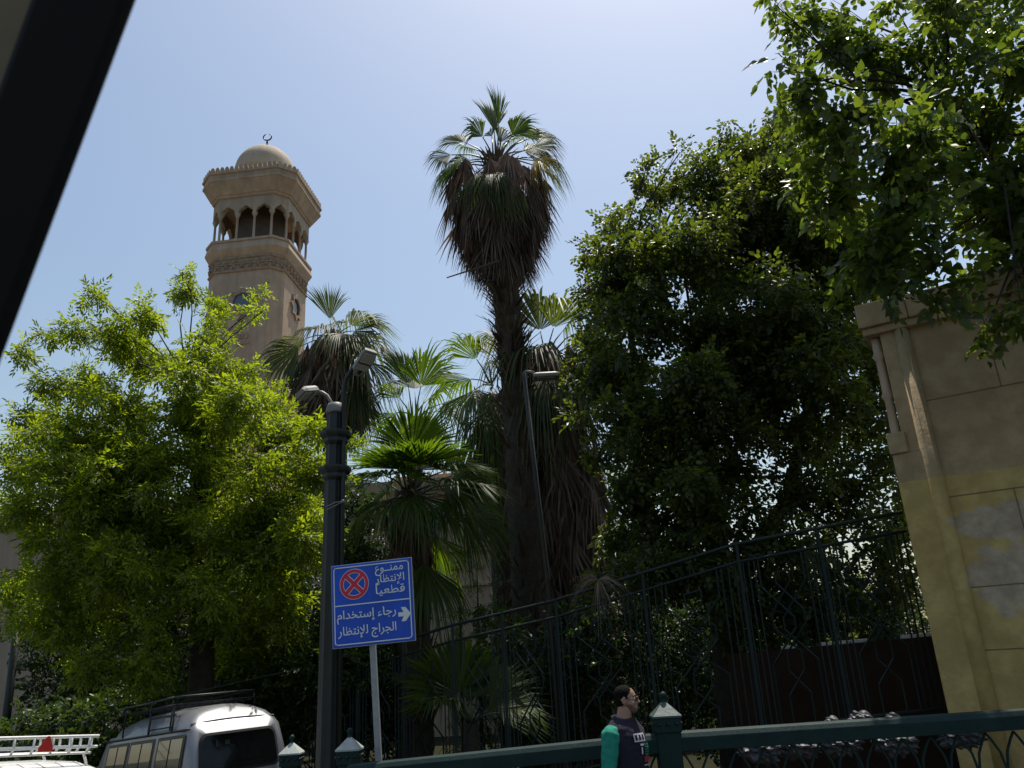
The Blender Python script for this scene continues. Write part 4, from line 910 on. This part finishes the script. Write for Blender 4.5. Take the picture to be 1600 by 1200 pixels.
def arabic(chars, u_left, u_right, v_base, h, name='lettering'):
    """presentation forms, in reading order; laid out right to left between u_left and u_right"""
    cu = bpy.data.curves.new('text', 'FONT'); cu.body = ''.join(reversed(chars)); cu.offset = .010; cu.resolution_u = 4
    to = bpy.data.objects.new('text', cu); COL.objects.link(to); dg = bpy.context.evaluated_depsgraph_get()
    me = bpy.data.meshes.new_from_object(to.evaluated_get(dg)); COL.objects.unlink(to); bpy.data.objects.remove(to); bpy.data.curves.remove(cu)
    co = np.array([v.co[:] for v in me.vertices]); x0, x1 = co[:, 0].min(), co[:, 0].max()
    vs = []
    for x, y, z in co:
        u = u_left+(x-x0)/(x1-x0)*(u_right-u_left); v = v_base+y*h; vs.append(spt(u, v, .0045)-ORG[pl.name])
    for i, v in enumerate(vs): me.vertices[i].co = v
    o = link_mesh(name, me, M['sign_white'], pl, False); return o
TXT = [("\uFEE3\uFEE4\uFEE8\u0640\u0640\uFEEE\uFEC9", .1, .80, .74, .27), ("\uFE8D\uFEF9\uFEE7\uFE98\uFEC8\uFE8E\uFEAD", .1, .82, .47, .27), ("\uFED7\uFEC4\uFECC\uFEF4\uFE8E", .1, .82, .19, .27),
       ("\uFEAD\uFE9F\uFE8E\uFE80 \uFE87\uFEB3\uFE98\uFEA8\uFEAA\uFE8D\uFEE1", -.88, .58, -.33, .29), ("\uFE8D\uFEDF\uFEA0\uFEAE\uFE8D\uFE9D \uFEDF\uFEFA\uFEE7\uFE98\uFEC8\uFE8E\uFEAD", -.86, .57, -.72, .29)]
for t_ in TXT: arabic(*t_)
m2 = MB()
for q in (0, .05): m2.add([spt(.10+x, .385+q*.8+y, .0045) for x, y in ((0, 0), (.10, .04), (.10, .065), (0, .025))], [(0, 1, 2, 3)])
m2.build('lettering', M['sign_white'], pl)
m2 = MB(); ar = [(.63, -.36), (.76, -.36), (.70, -.24), (.81, -.24), (.94, -.41), (.81, -.58), (.70, -.58), (.76, -.46), (.63, -.46)]
ar = [(x, y+.05) for x, y in ar]
k = [spt(u, v, .0045) for u, v in ar]; m2.add(k, [(0, 1, 7, 8), (1, 2, 3, 4), (1, 4, 7), (7, 4, 5, 6)]); m2.build('arrow', M['sign_white'], pl)
m2 = MB(); pt_, pb_ = P(576, 880, YN+.04), P(592, 1192, YN+.04); dd = (pb_-pt_); e2 = pt_+dd*((.1-pt_.z)/dd.z)
m2.tube([pt_, e2], .042, 4); m2.build('sign_pole', M['steel'], sg)
for u_, v_ in ((-.88, .9), (.88, .9), (-.88, -.9), (.88, -.9)):
    m2 = MB(); c_ = spt(u_*1.03, v_*1.04, .004); m2.lathe(c_, [(0, -.006), (.008, -.005), (.008, .005), (0, .006)], 8); m2.build('bolt', M['alu'], pl, True)
m2 = MB()
for v in (.55, -.55): m2.box(spt(-.05, v, -.035), (.3, .05, .03), rotS)
m2.build('clamp', M['steel'], sg)

# ------------------------------------------------------------------ vehicles
def car_frame(o, az, pitch, roll=0):
    u = Vector((math.sin(R_(az))*math.cos(R_(pitch)), math.cos(R_(az))*math.cos(R_(pitch)), math.sin(R_(pitch))))
    wv = Vector((math.cos(R_(az)), -math.sin(R_(az)), 0)); wv = (wv+Vector((0, 0, math.tan(R_(roll))))).normalized(); z = wv.cross(u).normalized()
    return Matrix.Translation(o) @ Matrix((wv, u, z)).transposed().to_4x4()        # local x right, y forward, z up
def wheels(root, xf, pos, r, wd, hubm):
    for (x, y) in pos:
        m1 = MB(); n = 24
        m1.loft([[Vector((x+o_, y+rr*math.cos(2*math.pi*j/n), r+rr*math.sin(2*math.pi*j/n))) for j in range(n)] for o_, rr in ((-wd/2, r*.6), (-wd/2, r*.94), (-wd/2+.03, r), (wd/2-.03, r), (wd/2, r*.94), (wd/2, r*.6))])
        wh = m1.build('wheel', M['rubber'], root, True, 0, xf)
        m1 = MB(); m1.loft([[Vector((x+o_, y+rr*math.cos(2*math.pi*j/n), r+rr*math.sin(2*math.pi*j/n))) for j in range(n)] for o_, rr in ((-wd/2-.004, r*.62), (-wd/2+.02, r*.3), (wd/2-.02, r*.3), (wd/2+.004, r*.62))]); m1.build('rim', hubm, wh, True, 0, xf)
# silver van, rear towards us
vx = car_frame(Vector((-3.54, 10.81, 0)), -45.6, -4.36, 1.3)
vo = vx.translation.copy(); vn = thing('van', 'small silver high-roof van with black roof rack, seen from behind at the railing', 'van', vo)
def vsec(y, zr, inset=0):       # cross-section ring of the van (half-widths by height)
    ws = [(.62, .28), (.69, .34), (.705, .62), (.705, .92), (.695, 1.02), (.66, 1.30), (.615, 1.56), (.585, 1.64), (.52, zr-.105), (.40, zr-.045), (.2, zr-.008), (0, zr)]
    pts = [Vector((-w_+inset, y, z)) for w_, z in ws[:-1]]+[Vector((0, y, zr))]+[Vector((w_-inset, y, z)) for w_, z in reversed(ws[:-1])]
    return pts
# rear face leans: shift y with height
def lean(p, y0):
    t = max(0, (p.z-.95)); return Vector((p.x, p.y+t*.16+max(0, p.z-1.58)*1.0, p.z))
rings = []
r0 = [lean(p, 0) for p in vsec(0, 1.82, .10)]; r1 = [lean(p, 0) for p in vsec(.05, 1.84, .02)]; r2 = [Vector(p) for p in vsec(.55, 1.87)]
rings = [r0, r1, r2]+[vsec(y, z) for y, z in ((1.2, 1.89), (2.0, 1.88))]
def front(p, k, zl): return Vector((p.x*(1-.06*k), p.y, min(p.z, zl)))
rings += [[Vector((p.x, p.y, p.z)) for p in vsec(2.55, 1.83)], [Vector((p.x*.97, 2.95-.25*max(0, p.z-1.0), min(p.z, 1.74))) for p in vsec(2.95, 1.74)], [Vector((p.x*.93, 3.25-.55*max(0, p.z-1.0), min(p.z, 1.70))) for p in vsec(3.25, 1.72)]]
def rear_pt(x, z, o=0):          # a point on the rear face
    return Vector((x, max(0, z-.95)*.16-o, z))
def poly_rr(x0, x1, z0, z1, r, xs=0):
    pts = rrect(x0, x1, z0, z1, r); out = []
    for x, z in pts: out.append((x*(1-xs*(z-z0)), z))
    return out
# rear window: rubber, glass
pr = poly_rr(-.535, .535, 1.06, 1.53, .10, .14); pi = poly_rr(-.50, .50, 1.09, 1.50, .08, .14)
mb = MB(); k = [rear_pt(x, z, .012) for x, z in pr]; k2 = [rear_pt(x, z, .02) for x, z in pi]; k3 = [rear_pt(x, z, -.03) for x, z in pr]; mb.loft([k3, k, k2], False); mb.build('window_rubber', M['rubber'], vn, False, 0, vx)
glass = mat('tinted_car_glass', (.012, .016, .018), .04, spec=.9)
gn = glass.node_tree; tb_ = gn.nodes.new('ShaderNodeBsdfTransparent'); tb_.inputs[0].default_value = (.55, .58, .56, 1); mx_ = gn.nodes.new('ShaderNodeMixShader'); mx_.inputs[0].default_value = .72
gn.links.new(gn.nodes['Principled BSDF'].outputs[0], mx_.inputs[1]); gn.links.new(tb_.outputs[0], mx_.inputs[2]); gn.links.new(mx_.outputs[0], gn.nodes['Material Output'].inputs['Surface'])
mb = MB(); mb.add([rear_pt(x, z, .016) for x, z in pi], [tuple(range(len(pi)))]); mb.build('rear_window', glass, vn, False, 0, vx)
# body shell with a real opening behind the glass
bm = bmesh.new(); n_ = len(rings[0]); RV = [[bm.verts.new(vx @ p - ORG[vn.name]) for p in r] for r in rings]
for i in range(len(RV)-1):
    for j in range(n_): bm.faces.new((RV[i][j], RV[i][(j+1) % n_], RV[i+1][(j+1) % n_], RV[i+1][j]))
bm.faces.new(RV[-1])
wv_ = [bm.verts.new(vx @ rear_pt(x, z, -.004) - ORG[vn.name]) for x, z in pr]
we_ = [bm.edges.new((wv_[i], wv_[(i+1) % len(wv_)])) for i in range(len(wv_))]
oe_ = [bm.edges.get((RV[0][i], RV[0][(i+1) % n_])) for i in range(n_)]
bmesh.ops.triangle_fill(bm, use_beauty=True, use_dissolve=False, edges=we_+oe_)
bmesh.ops.recalc_face_normals(bm, faces=bm.faces)
me = bpy.data.meshes.new('body'); bm.to_mesh(me); bm.free(); link_mesh('body', me, M['silver'], vn, True)
for x in (-.24, .27):
    mb = MB(); mb.loft([[Vector((x+sx*w_, y+sy, z)) for sx, sy in ((-1, -.05), (1, -.05), (1, .05), (-1, .05))] for w_, y, z in ((.23, .42, .4), (.24, .36, 1.05), (.2, .34, 1.14))]); st_ = mb.build('seat', M['seat'], vn, False, .02, vx)
    mb = MB(); mb.loft([[Vector((x+sx*w_, y+sy, z)) for sx, sy in ((-1, -.045), (1, -.045), (1, .045), (-1, .045))] for w_, y, z in ((.13, .335, 1.17), (.14, .33, 1.24), (.125, .32, 1.335), (.11, .32, 1.35))]); mb.build('headrest', M['seat'], st_, False, .012, vx)
for x, y, z, w_, h in ((-.30, .5, 1.36, .05, .1), (-.08, .5, 1.40, .03, .08), (0.06, .5, 1.40, .06, .05)):
    mb = MB(); mb.box((x, y, z), (w_, .01, h)); mb.build('hanging_tag', M['sign_white'], vn, False, 0, vx)
# hatch crease, lights, bumper, plate
mb = MB(); mb.tube([lean(Vector((x, .035, 1.655+.025*(1-(x/.55)**2))), 0)+Vector((0, -.012, 0)) for x in np.linspace(-.56, .56, 13)], .012, 6); mb.build('roof_gutter', M['silver'], vn, True, 0, vx)
for s in (-1, 1):
    mb = MB(); mb.box((s*.62, -.012, .82), (.11, .05, .26)); mb.build('tail_light', M['red'], vn, False, .012, vx)
mb = MB(); mb.box((0, -.06, .42), (1.36, .16, .2)); mb.build('bumper', M['car_black'], vn, False, .03, vx)
# left side: gutter, windows, pillars
def side(y, z, o=0):
    prof = [(.705, .92), (.695, 1.02), (.66, 1.30), (.615, 1.56), (.585, 1.64), (.52, 1.77)]
    for (w0, z0), (w1, z1) in zip(prof, prof[1:]):
        if z <= z1: t = (z-z0)/(z1-z0); return Vector((-(w0+(w1-w0)*t)-o, y, z))
    return Vector((-.52-o, y, z))
mb = MB(); mb.tube([side(y, 1.60, .012) for y in np.linspace(.12, 2.9, 9)], .013, 6); mb.build('side_gutter', M['car_black'], vn, True, 0, vx)
for (ya, yb) in ((.25, .95), (1.15, 1.85), (2.0, 2.65)):
    mb = MB(); n = 5
    mb.loft([[side(y, z, .006) for y in (ya-.05, yb+.05)] for z in np.linspace(1.02, 1.55, n)], False, False); fr = mb.build('side_window', M['car_black'], vn, False, 0, vx)
    ym = (ya+yb)/2
    for (y0, y1) in ((ya, ym-.02), (ym+.02, yb)):
        mb = MB(); mb.loft([[side(y, z, .011) for y in (y0, y1)] for z in np.linspace(1.07, 1.51, n)], False, False); mb.build('pane', mat('side_glass', (.05, .055, .055), .05, spec=1.0, coat=1), fr, False, 0, vx)
wheels(vn, vx, ((-.6, .62), (.6, .62), (-.6, 2.5), (.6, 2.5)), .27, .16, M['steel'])
# black roof rack
mb = MB(); zr = 1.98; X0, X1, Y0, Y1 = -.56, .56, .62, 2.35
def rackring(z, ins=0): return [Vector(p) for p in ((X0+ins, Y0+.1, z), (X0+ins+.08, Y0, z), (X1-ins-.08, Y0, z), (X1-ins, Y0+.1, z), (X1-ins, Y1, z), (X0+ins, Y1, z), (X0+ins, Y0+.1, z))]
mb.tube(rackring(zr+.03), .014, 6); mb.tube(rackring(zr-.06, .01), .011, 6)
for y in np.linspace(Y0+.1, Y1, 8): mb.tube([(X0, y, zr-.07), (X1, y, zr-.07)], .011, 5)
for x in np.linspace(X0+.1, X1-.1, 6): mb.tube([(x, Y0, zr-.08), (x, Y1, zr-.08)], .012, 4)
for x in (X0, X1):
    for y in (Y0+.12, Y0+.8, Y1-.05): mb.tube([(x, y, zr+.03), (x, y, zr-.06), (x*1.06, y, 1.62)], .011, 5)
mb.build('roof_rack', M['car_black'], vn, True, 0, vx)
# side ladder
mb = MB()
for y in (.62, 1.35): mb.tube([side(y, 1.60, .02), side(y+.02, 1.75, .06), Vector((X0, y+.08, zr-.06))], .013, 5)
for z in (1.66, 1.80): mb.tube([side(.62, z, .05), side(1.35, z, .05)], .010, 5)
mb.build('side_ladder', M['car_black'], vn, True, 0, vx)
mb = MB()
for i in range(4): mb.box((-.15+.22*i, Y0+.35+.2*(i % 3), zr-.055), (.2, .05, .02))
mb.build('rack_slats', M['steel'], vn, False, 0, vx)

# white car with white roof rack, lower left corner
k0 = P(163, 1190, 6.5)
cx = car_frame(Vector((-4.717, 8.594, 0)), -54, -1.1, -4)
wc = thing('estate_car', 'white car with white roof basket and red reflectors, cut off at lower left', 'car', cx.translation.copy())
def csec(y, w_, zs, zr): return [Vector((x, y, z)) for x, z in ((-w_*.9, .22), (-w_, .4), (-w_, .78), (-w_*.97, zs), (-w_*.80, zr-.05), (-w_*.6, zr), (w_*.6, zr), (w_*.80, zr-.05), (w_*.97, zs), (w_, .78), (w_, .4), (w_*.9, .22))]
mb = MB(); mb.loft([csec(-.05, .76, .88, .93), csec(.12, .8, .9, .97), csec(.42, .81, .92, 1.36), csec(.75, .82, .92, 1.415), csec(1.6, .82, .92, 1.43), csec(2.3, .82, .92, 1.38), csec(2.95, .81, .9, .98), csec(3.9, .78, .8, .86), csec(4.1, .72, .66, .7)]); mb.build('body', M['white_car'], wc, True, 0, cx)
mb = MB(); mb.add([Vector(p) for p in ((-.62, .155, .99), (.62, .155, .99), (.56, .40, 1.31), (-.56, .40, 1.31))], [(0, 1, 2, 3)]); mb.build('rear_window', M['dark_window'], wc, False, 0, cx)
for s in (-1, 1):
    mb = MB(); mb.box((s*.6, -.06, .72), (.2, .04, .14)); mb.build('tail_light', M['red'], wc, False, .01, cx)
    mb = MB(); mb.add([Vector((s*.79, y, z)) if z < 1 else Vector((s*.695, y, z)) for y, z in ((.6, .96), (2.5, .96), (2.15, 1.31), (.75, 1.31))], [(0, 1, 2, 3)]); mb.build('side_window', M['dark_window'], wc, False, 0, cx)
mb = MB(); mb.box((0, -.1, .45), (1.5, .14, .16)); mb.build('bumper', M['steel'], wc, False, .02, cx)
wheels(wc, cx, ((-.7, .75), (.7, .75), (-.7, 3.3), (.7, 3.3)), .3, .18, M['steel'])
mb = MB(); zt_, zb_ = 1.665, 1.50; X0, X1, Y0, Y1 = -.60, .60, .50, 2.0
def basket(z, ins): 
    pts = []
    for x, y in rrect(X0+ins, X1-ins, Y0+ins, Y1, .09, 4): pts.append(Vector((x, y, z)))
    return pts+[pts[0]]
mb.tube(basket(zt_, 0), .017, 8, False); mb.tube(basket(zt_-.105, .0), .015, 8, False); mb.tube(basket(zb_, .04), .013, 8, False)
for x in np.linspace(X0+.12, X1-.12, 6):
    mb.tube([(x, Y0, zt_), (x, Y0, zt_-.105), (x, Y0+.04, zb_)], .013, 6); mb.tube([(x, Y0, zb_), (x, Y1, zb_)], .009, 5)
for y in np.linspace(Y0+.2, Y1-.1, 6):
    for x in (X0, X1): mb.tube([(x, y, zt_), (x, y, zt_-.105), (x*.94, y, zb_)], .013, 6)
    mb.tube([(X0, y, zb_), (X1, y, zb_)], .009, 5)
for x in (-.62, .62):
    for y in (.75, 1.7): mb.tube([(x*.9, y, zb_), (x, y, 1.36)], .014, 6)
mb.build('roof_basket', M['rack_white'], wc, True, 0, cx)
for x in (.02, -.52):
    mb = MB(); mb.prism([Vector((x-.075, Y0-.025, zt_-.14)), Vector((x+.075, Y0-.025, zt_-.14)), Vector((x+.065, Y0-.025, zt_-.09)), Vector((x+.02, Y0-.025, zt_+.01)), Vector((x-.0, Y0-.025, zt_+.01)), Vector((x-.075, Y0-.025, zt_-.10))], (0, .008, 0)); mb.build('reflector', M['red'], wc, False, 0, cx)

# ------------------------------------------------------------------ litter behind the railing
for i, (x, y, r) in enumerate(((1345, 1124, .12), (1300, 1126, .07), (1395, 1122, .08), (1500, 1150, .2), (1250, 1165, .2), (1190, 1170, .22), (1310, 1160, .2), (1400, 1160, .2))):
    c = P(x, y, 9.2); bm = bmesh.new(); bmesh.ops.create_icosphere(bm, subdivisions=4, radius=r)
    rr = random.Random(i)
    for v in bm.verts:
        v.co *= .85+.35*abs(math.sin(v.co.x*31+i)*math.cos(v.co.y*27+i*2)+.5*math.sin(v.co.z*60+v.co.x*45)); v.co.z *= .6
    me = bpy.data.meshes.new('rubbish_bag'); bm.to_mesh(me); bm.free(); o = link_mesh('rubbish_bag', me, M['litter'], None, False); o.location = c
    tag(o, ['biggest pale crumpled plastic bag heaped behind the railing beside the gate', 'small pale plastic scrap left of the biggest bag, above the rail', 'pale plastic scrap right of the biggest bag, next to the gate foot', 'grey bag seen through the rail arches under the gate corner', 'grey bag seen through the rail arches, second from the capped post', 'grey bag seen through the rail arches nearest the capped post', 'grey bag behind the rail arches right below the small pale scrap', 'grey bag behind the rail arches below the gate foot'][i], 'rubbish', 'rubbish heaped behind the railing')

# ------------------------------------------------------------------ the man
MH = P(982, 1066, 7.0); mz0 = MH.z-1.76
mroot_p = Vector((P(975, 1100, 7.0).x-.02, 7.0, mz0))
man = thing('person', 'man in green sweater, dark navy vest and glasses walking past the railing', 'person', mroot_p)
bf = R_(-38); hf = R_(-14)
RB = Matrix.Rotation(bf, 3, 'Z'); HSC = .89; RH = Matrix.Rotation(hf, 3, 'Z')*HSC      # local +x is forward, +y is the person's left
def remeshed(name, build, voxel, m, parent, sm=6):
    mb = MB(); build(mb); me = bpy.data.meshes.new(name); me.from_pydata([tuple(v) for v in mb.v], [], mb.f)
    bm = bmesh.new(); bm.from_mesh(me); bmesh.ops.recalc_face_normals(bm, faces=bm.faces); bm.to_mesh(me); bm.free()
    o = bpy.data.objects.new(name, me); COL.objects.link(o)
    md = o.modifiers.new('r', 'REMESH'); md.mode = 'VOXEL'; md.voxel_size = voxel
    ms = o.modifiers.new('s', 'SMOOTH'); ms.iterations = sm; ms.factor = .5
    dg = bpy.context.evaluated_depsgraph_get(); me2 = bpy.data.meshes.new_from_object(o.evaluated_get(dg)); bpy.data.objects.remove(o)
    me2.name = name; me2.materials.clear(); return link_mesh(name, me2, m, parent, True)
def ell(mb, c, r, rot=None, n=14):
    r = [q*HSC for q in r]
    rings = []
    for i in range(n+1):
        a = -math.pi/2+math.pi*i/n; rr = max(.02, math.cos(a)); rings.append([Vector(c)+((rot or Matrix.Identity(3)) @ Vector((r[0]*rr*math.cos(2*math.pi*j/n), r[1]*rr*math.sin(2*math.pi*j/n), r[2]*math.sin(a)))) for j in range(n)])
    mb.loft(rings)
def ring(c, rx, ry, rot, n=16): return [Vector(c)+rot @ Vector((rx*math.cos(2*math.pi*j/n), ry*math.sin(2*math.pi*j/n), 0)) for j in range(n)]
SH_L, SH_R = RB @ Vector((-.01, .18, 1.395)), RB @ Vector((-.01, -.18, 1.395))
EL_L, EL_R = RB @ Vector((-.05, .25, 1.13)), RB @ Vector((-.02, -.245, 1.12))
WR_L, WR_R = RB @ Vector((.08, .25, .88)), RB @ Vector((.10, -.25, .88))
HC = Vector((.045, 0, 1.628))+RB @ Vector((.0, 0, 0))
def torso(mb, g=0):
    mb.loft([ring(RB @ Vector((0, 0, z)), rx+g, ry+g, RB) for z, rx, ry in ((.84, .10, .15), (.92, .125, .175), (1.02, .12, .165), (1.14, .13, .165), (1.28, .14, .18), (1.38, .125, .195), (1.44, .09, .16), (1.48, .065, .09))])
def arm(mb, s, e, w_, g=0): mb.tube([s, s.lerp(e, .5), e, e.lerp(w_, .4), w_], [.062+g, .053+g, .044+g, .042+g, .031+g], 12)
def leg(mb, hip, knee, ank, g=0): mb.tube([hip, hip.lerp(knee, .5), knee, knee.lerp(ank, .35), ank], [.085+g, .075+g, .056+g, .055+g, .04+g], 12)
HIPS = [RB @ Vector((0, s*.09, .90)) for s in (1, -1)]; KN = [RB @ Vector((.16, .09, .50)), RB @ Vector((-.02, -.09, .48))]; AN = [RB @ Vector((.22, .09, .08)), RB @ Vector((-.26, -.09, .12))]
def hand(mb, w_, e, side_):
    d = (w_-e).normalized(); f = RB @ Vector((1, 0, 0)); f = (f-d*f.dot(d)).normalized(); s = d.cross(f)
    mb.tube([w_, w_+d*.04, w_+d*.09], [.028, .036, .034], 10)
    for i in range(4):
        b_ = w_+d*.085+f*(.027-.018*i); l = (.07, .08, .075, .058)[i]; cu_ = -s*side_*.3
        mb.tube([b_, b_+d*l*.5, b_+(d*.85-f*.15+cu_)*l], [.010, .009, .007], 7)
    b_ = w_+d*.03+f*.03; mb.tube([b_, b_+d*.03+f*.022, b_+d*.065+f*.02], [.012, .011, .008], 7)
def bodyfn(mb):
    torso(mb); arm(mb, SH_L, EL_L, WR_L); arm(mb, SH_R, EL_R, WR_R); hand(mb, WR_L, EL_L, 1); hand(mb, WR_R, EL_R, -1)
    for i in (0, 1): leg(mb, HIPS[i], KN[i], AN[i]); mb.tube([AN[i]+RB @ Vector((-.05, 0, -.03)), AN[i]+RB @ Vector((.08, 0, -.04)), AN[i]+RB @ Vector((.17, 0, -.055))], [.035, .04, .025], 8)
    mb.tube([RB @ Vector((-.01, 0, 1.42)), RB @ Vector((.01, 0, 1.50)), HC+Vector((-.02, 0, -.06))], [.075, .06, .058], 12)
    # head: skull, face, jaw, nose, ears, brow
    ell(mb, HC+RH @ Vector((-.012, 0, .025)), (.098, .078, .092)); ell(mb, HC+RH @ Vector((.025, 0, -.03)), (.068, .062, .082)); ell(mb, HC+RH @ Vector((.05, 0, -.085)), (.04, .045, .032))
    mb.loft([ring(HC+RH @ Vector((.094, 0, .012)), .008, .010, RH, 8), ring(HC+RH @ Vector((.106, 0, -.012)), .012, .012, RH, 8), ring(HC+RH @ Vector((.109, 0, -.028)), .016, .018, RH, 8), ring(HC+RH @ Vector((.095, 0, -.034)), .010, .012, RH, 8)])
    ell(mb, HC+RH @ Vector((.080, 0, .025)), (.016, .05, .011)); ell(mb, HC+RH @ Vector((.082, 0, -.055)), (.016, .026, .010)); ell(mb, HC+RH @ Vector((.080, 0, -.069)), (.016, .024, .010))
    for s in (1, -1): ell(mb, HC+RH @ Vector((-.012, s*.079, -.008)), (.022, .009, .034)); ell(mb, HC+RH @ Vector((.06, s*.04, -.03)), (.025, .022, .022))
man.location = mroot_p; ORG[man.name] = Vector((0, 0, 0))
body = remeshed('body', bodyfn, .0065, M['skin'], man, 4)
def sweater(mb): arm(mb, SH_L, EL_L, WR_L, .014); arm(mb, SH_R, EL_R, WR_R, .016); [ell(mb, q_+Vector((0, 0, -.004)), (.076, .076, .07)) for q_ in (SH_L, SH_R)]; mb.tube([SH_L+RB @ Vector((0, -.015, -.015)), SH_R+RB @ Vector((0, .015, -.015))], .066, 12); torso(mb, .006)
def vest(mb):
    mb.loft([ring(RB @ Vector((.004, 0, z)), rx+.006, ry+.006, RB) for z, rx, ry in ((.86, .15, .19), (.95, .152, .192), (1.14, .155, .18), (1.28, .166, .192), (1.37, .15, .19), (1.42, .125, .178), (1.455, .10, .14), (1.49, .082, .10))])
sw = remeshed('sweater', sweater, .010, M['green_cloth'], man, 3)
md = sw.modifiers.new('d', 'DISPLACE'); tx = bpy.data.textures.new('folds', 'CLOUDS'); tx.noise_scale = .055; md.texture = tx; md.strength = .02; md.mid_level = .5
vs_ = remeshed('vest', vest, .010, M['navy_cloth'], man, 3)
md = vs_.modifiers.new('d', 'DISPLACE'); md.texture = tx; md.strength = .014; md.mid_level = .5
mb = MB(); mb.tube([RB @ Vector((.075*math.cos(a), .085*math.sin(a), 1.485-.018*math.cos(a))) for a in np.linspace(0, 2*math.pi, 20)], .017, 8, False); mb.v = [v for v in mb.v]; mb.build('collar', M['navy_cloth'], man, True)
def trou(mb):
    for i in (0, 1): leg(mb, HIPS[i], KN[i], AN[i], .018)
    mb.loft([ring(RB @ Vector((0, 0, z)), rx, ry, RB) for z, rx, ry in ((.80, .10, .15), (.86, .13, .175), (.93, .135, .18))])
remeshed('trousers', trou, .012, M['trouser'], man, 3)
def shoes(mb):
    for i in (0, 1): mb.tube([AN[i]+RB @ Vector((-.07, 0, -.03)), AN[i]+RB @ Vector((.06, 0, -.035)), AN[i]+RB @ Vector((.16, 0, -.05)), AN[i]+RB @ Vector((.2, 0, -.055))], [.045, .052, .043, .03], 10)
remeshed('shoes', shoes, .01, M['rubber'], man, 3)
def hairfn(mb):
    ell(mb, HC+RH @ Vector((-.024, 0, .042)), (.094, .083, .086)); ell(mb, HC+RH @ Vector((-.054, 0, -.004)), (.058, .075, .07))
    for s in (1, -1): ell(mb, HC+RH @ Vector((.004, s*.066, .022)), (.014, .014, .03))
hr = remeshed('hair', hairfn, .006, M['hair'], man, 2)
md = hr.modifiers.new('d', 'DISPLACE'); t2 = bpy.data.textures.new('hairnoise', 'CLOUDS'); t2.noise_scale = .012; md.texture = t2; md.strength = .008
def stub(mb):
    ell(mb, HC+RH @ Vector((.044, 0, -.082)), (.046, .052, .036)); ell(mb, HC+RH @ Vector((.02, 0, -.05)), (.058, .0655, .05))
remeshed('beard', stub, .006, mat('short_stubble', (.13, .07, .048), .8, var=.3, vscale=60), man, 3)
# short beard shadow and brows, glasses
mb = MB()
for s in (1, -1): mb.tube([HC+RH @ Vector((.092, s*.016, .032)), HC+RH @ Vector((.09, s*.034, .037)), HC+RH @ Vector((.076, s*.054, .031))], .0045, 5)
mb.build('eyebrows', M['hair'], man, True)
for s in (1, -1):
    mb = MB(); ell(mb, HC+RH @ Vector((.079, s*.034, .008)), (.012, .013, .010), None, 8); mb.build('eye', M['print_white'], man, True)
mb = MB()
for s in (1, -1):
    c = HC+RH @ Vector((.104, s*.034, .008)); q = [c+RH @ Vector((-abs(.026*math.cos(a))*.15, .026*math.cos(a), .018*math.sin(a))) for a in np.linspace(0, 2*math.pi, 17)]
    mb.tube(q, .0028, 6, False); mb.tube([HC+RH @ Vector((.098, s*.06, .012)), HC+RH @ Vector((.06, s*.078, .012)), HC+RH @ Vector((-.01, s*.086, .010))], .0026, 5)
mb.tube([HC+RH @ Vector((.107, .009, .012)), HC+RH @ Vector((.107, -.009, .012))], .0025, 5)
gl = mb.build('glasses', M['car_black'], man, True)
for s in (1, -1):
    mb = MB(); c = HC+RH @ Vector((.1035, s*.034, .008)); mb.add([c+RH @ Vector((0, .024*math.cos(a), .016*math.sin(a))) for a in np.linspace(0, 2*math.pi, 16, endpoint=False)], [tuple(range(16))]); mb.build('lens', M['lens'], gl)
# print on the vest front
def vpt(a, z, o=.012):
    for (z0, rx0, ry0), (z1, rx1, ry1) in zip(((1.14, .155, .18), (1.28, .166, .188), (1.37, .15, .175)), ((1.28, .166, .188), (1.37, .15, .175), (1.43, .112, .15))):
        if z0 <= z <= z1: t = (z-z0)/(z1-z0); rx = rx0+(rx1-rx0)*t; ry = ry0+(ry1-ry0)*t; return RB @ Vector((.004+(rx+o)*math.cos(a), (ry+o)*math.sin(a), z))
def patch(name, a0, a1, z0, z1, m, parent, o=.012):
    mb = MB(); n = 6; mb.loft([[vpt(a0+(a1-a0)*q/n, z, o) for q in range(n+1)] for z in (z0, (z0+z1)/2, z1)], False, False); return mb.build(name, m, parent)
bd = patch('badge', -.55, .08, 1.325, 1.385, M['print_white'], vs_, .019)
for k_ in range(3): patch('badge_print', -.50+.19*k_, -.38+.19*k_, 1.335, 1.375, M['navy_cloth'], vs_, .0205)
patch('print_block', -.30, -.12, 1.295, 1.31, M['print_white'], vs_, .019); patch('print_stripe', -.27, -.20, 1.235, 1.285, M['print_white'], vs_, .019)
for k_ in range(5): patch('print_line', -.06, .22, 1.225+.018*k_, 1.234+.018*k_, M['green_cloth'], vs_, .019)
patch('red_print', -.12, .2, 1.175, 1.218, M['print_red'], vs_, .019); patch('print_base', -.14, .2, 1.15, 1.158, M['print_white'], vs_, .019)

# ------------------------------------------------------------------ window frame of the vehicle the photo is taken from
YW = .52
def nearp(x, y, d): return CAM+ray(x, y)*d
wf = thing('vehicle_window_frame', 'out-of-focus black pillar of the vehicle window at the upper left edge', 'vehicle pillar', nearp(-200, 300, YW))
def bar(mb, x0, y0, x1, y1, x2, y2, x3, y3, d, th):
    q = [nearp(x0, y0, d), nearp(x1, y1, d), nearp(x2, y2, d), nearp(x3, y3, d)]; mb.prism(q, -Fw*th)
mb = MB(); bar(mb, 92, -80, 250, -80, -140, 960, -285, 960, YW, .012); mb.build('pillar', M['black'], wf, False, .006)
mb = MB(); bar(mb, -260, -80, 150, -80, -200, 960, -600, 960, YW+.06, .03); mb.build('interior_trim', M['tan'], wf, False, .006)
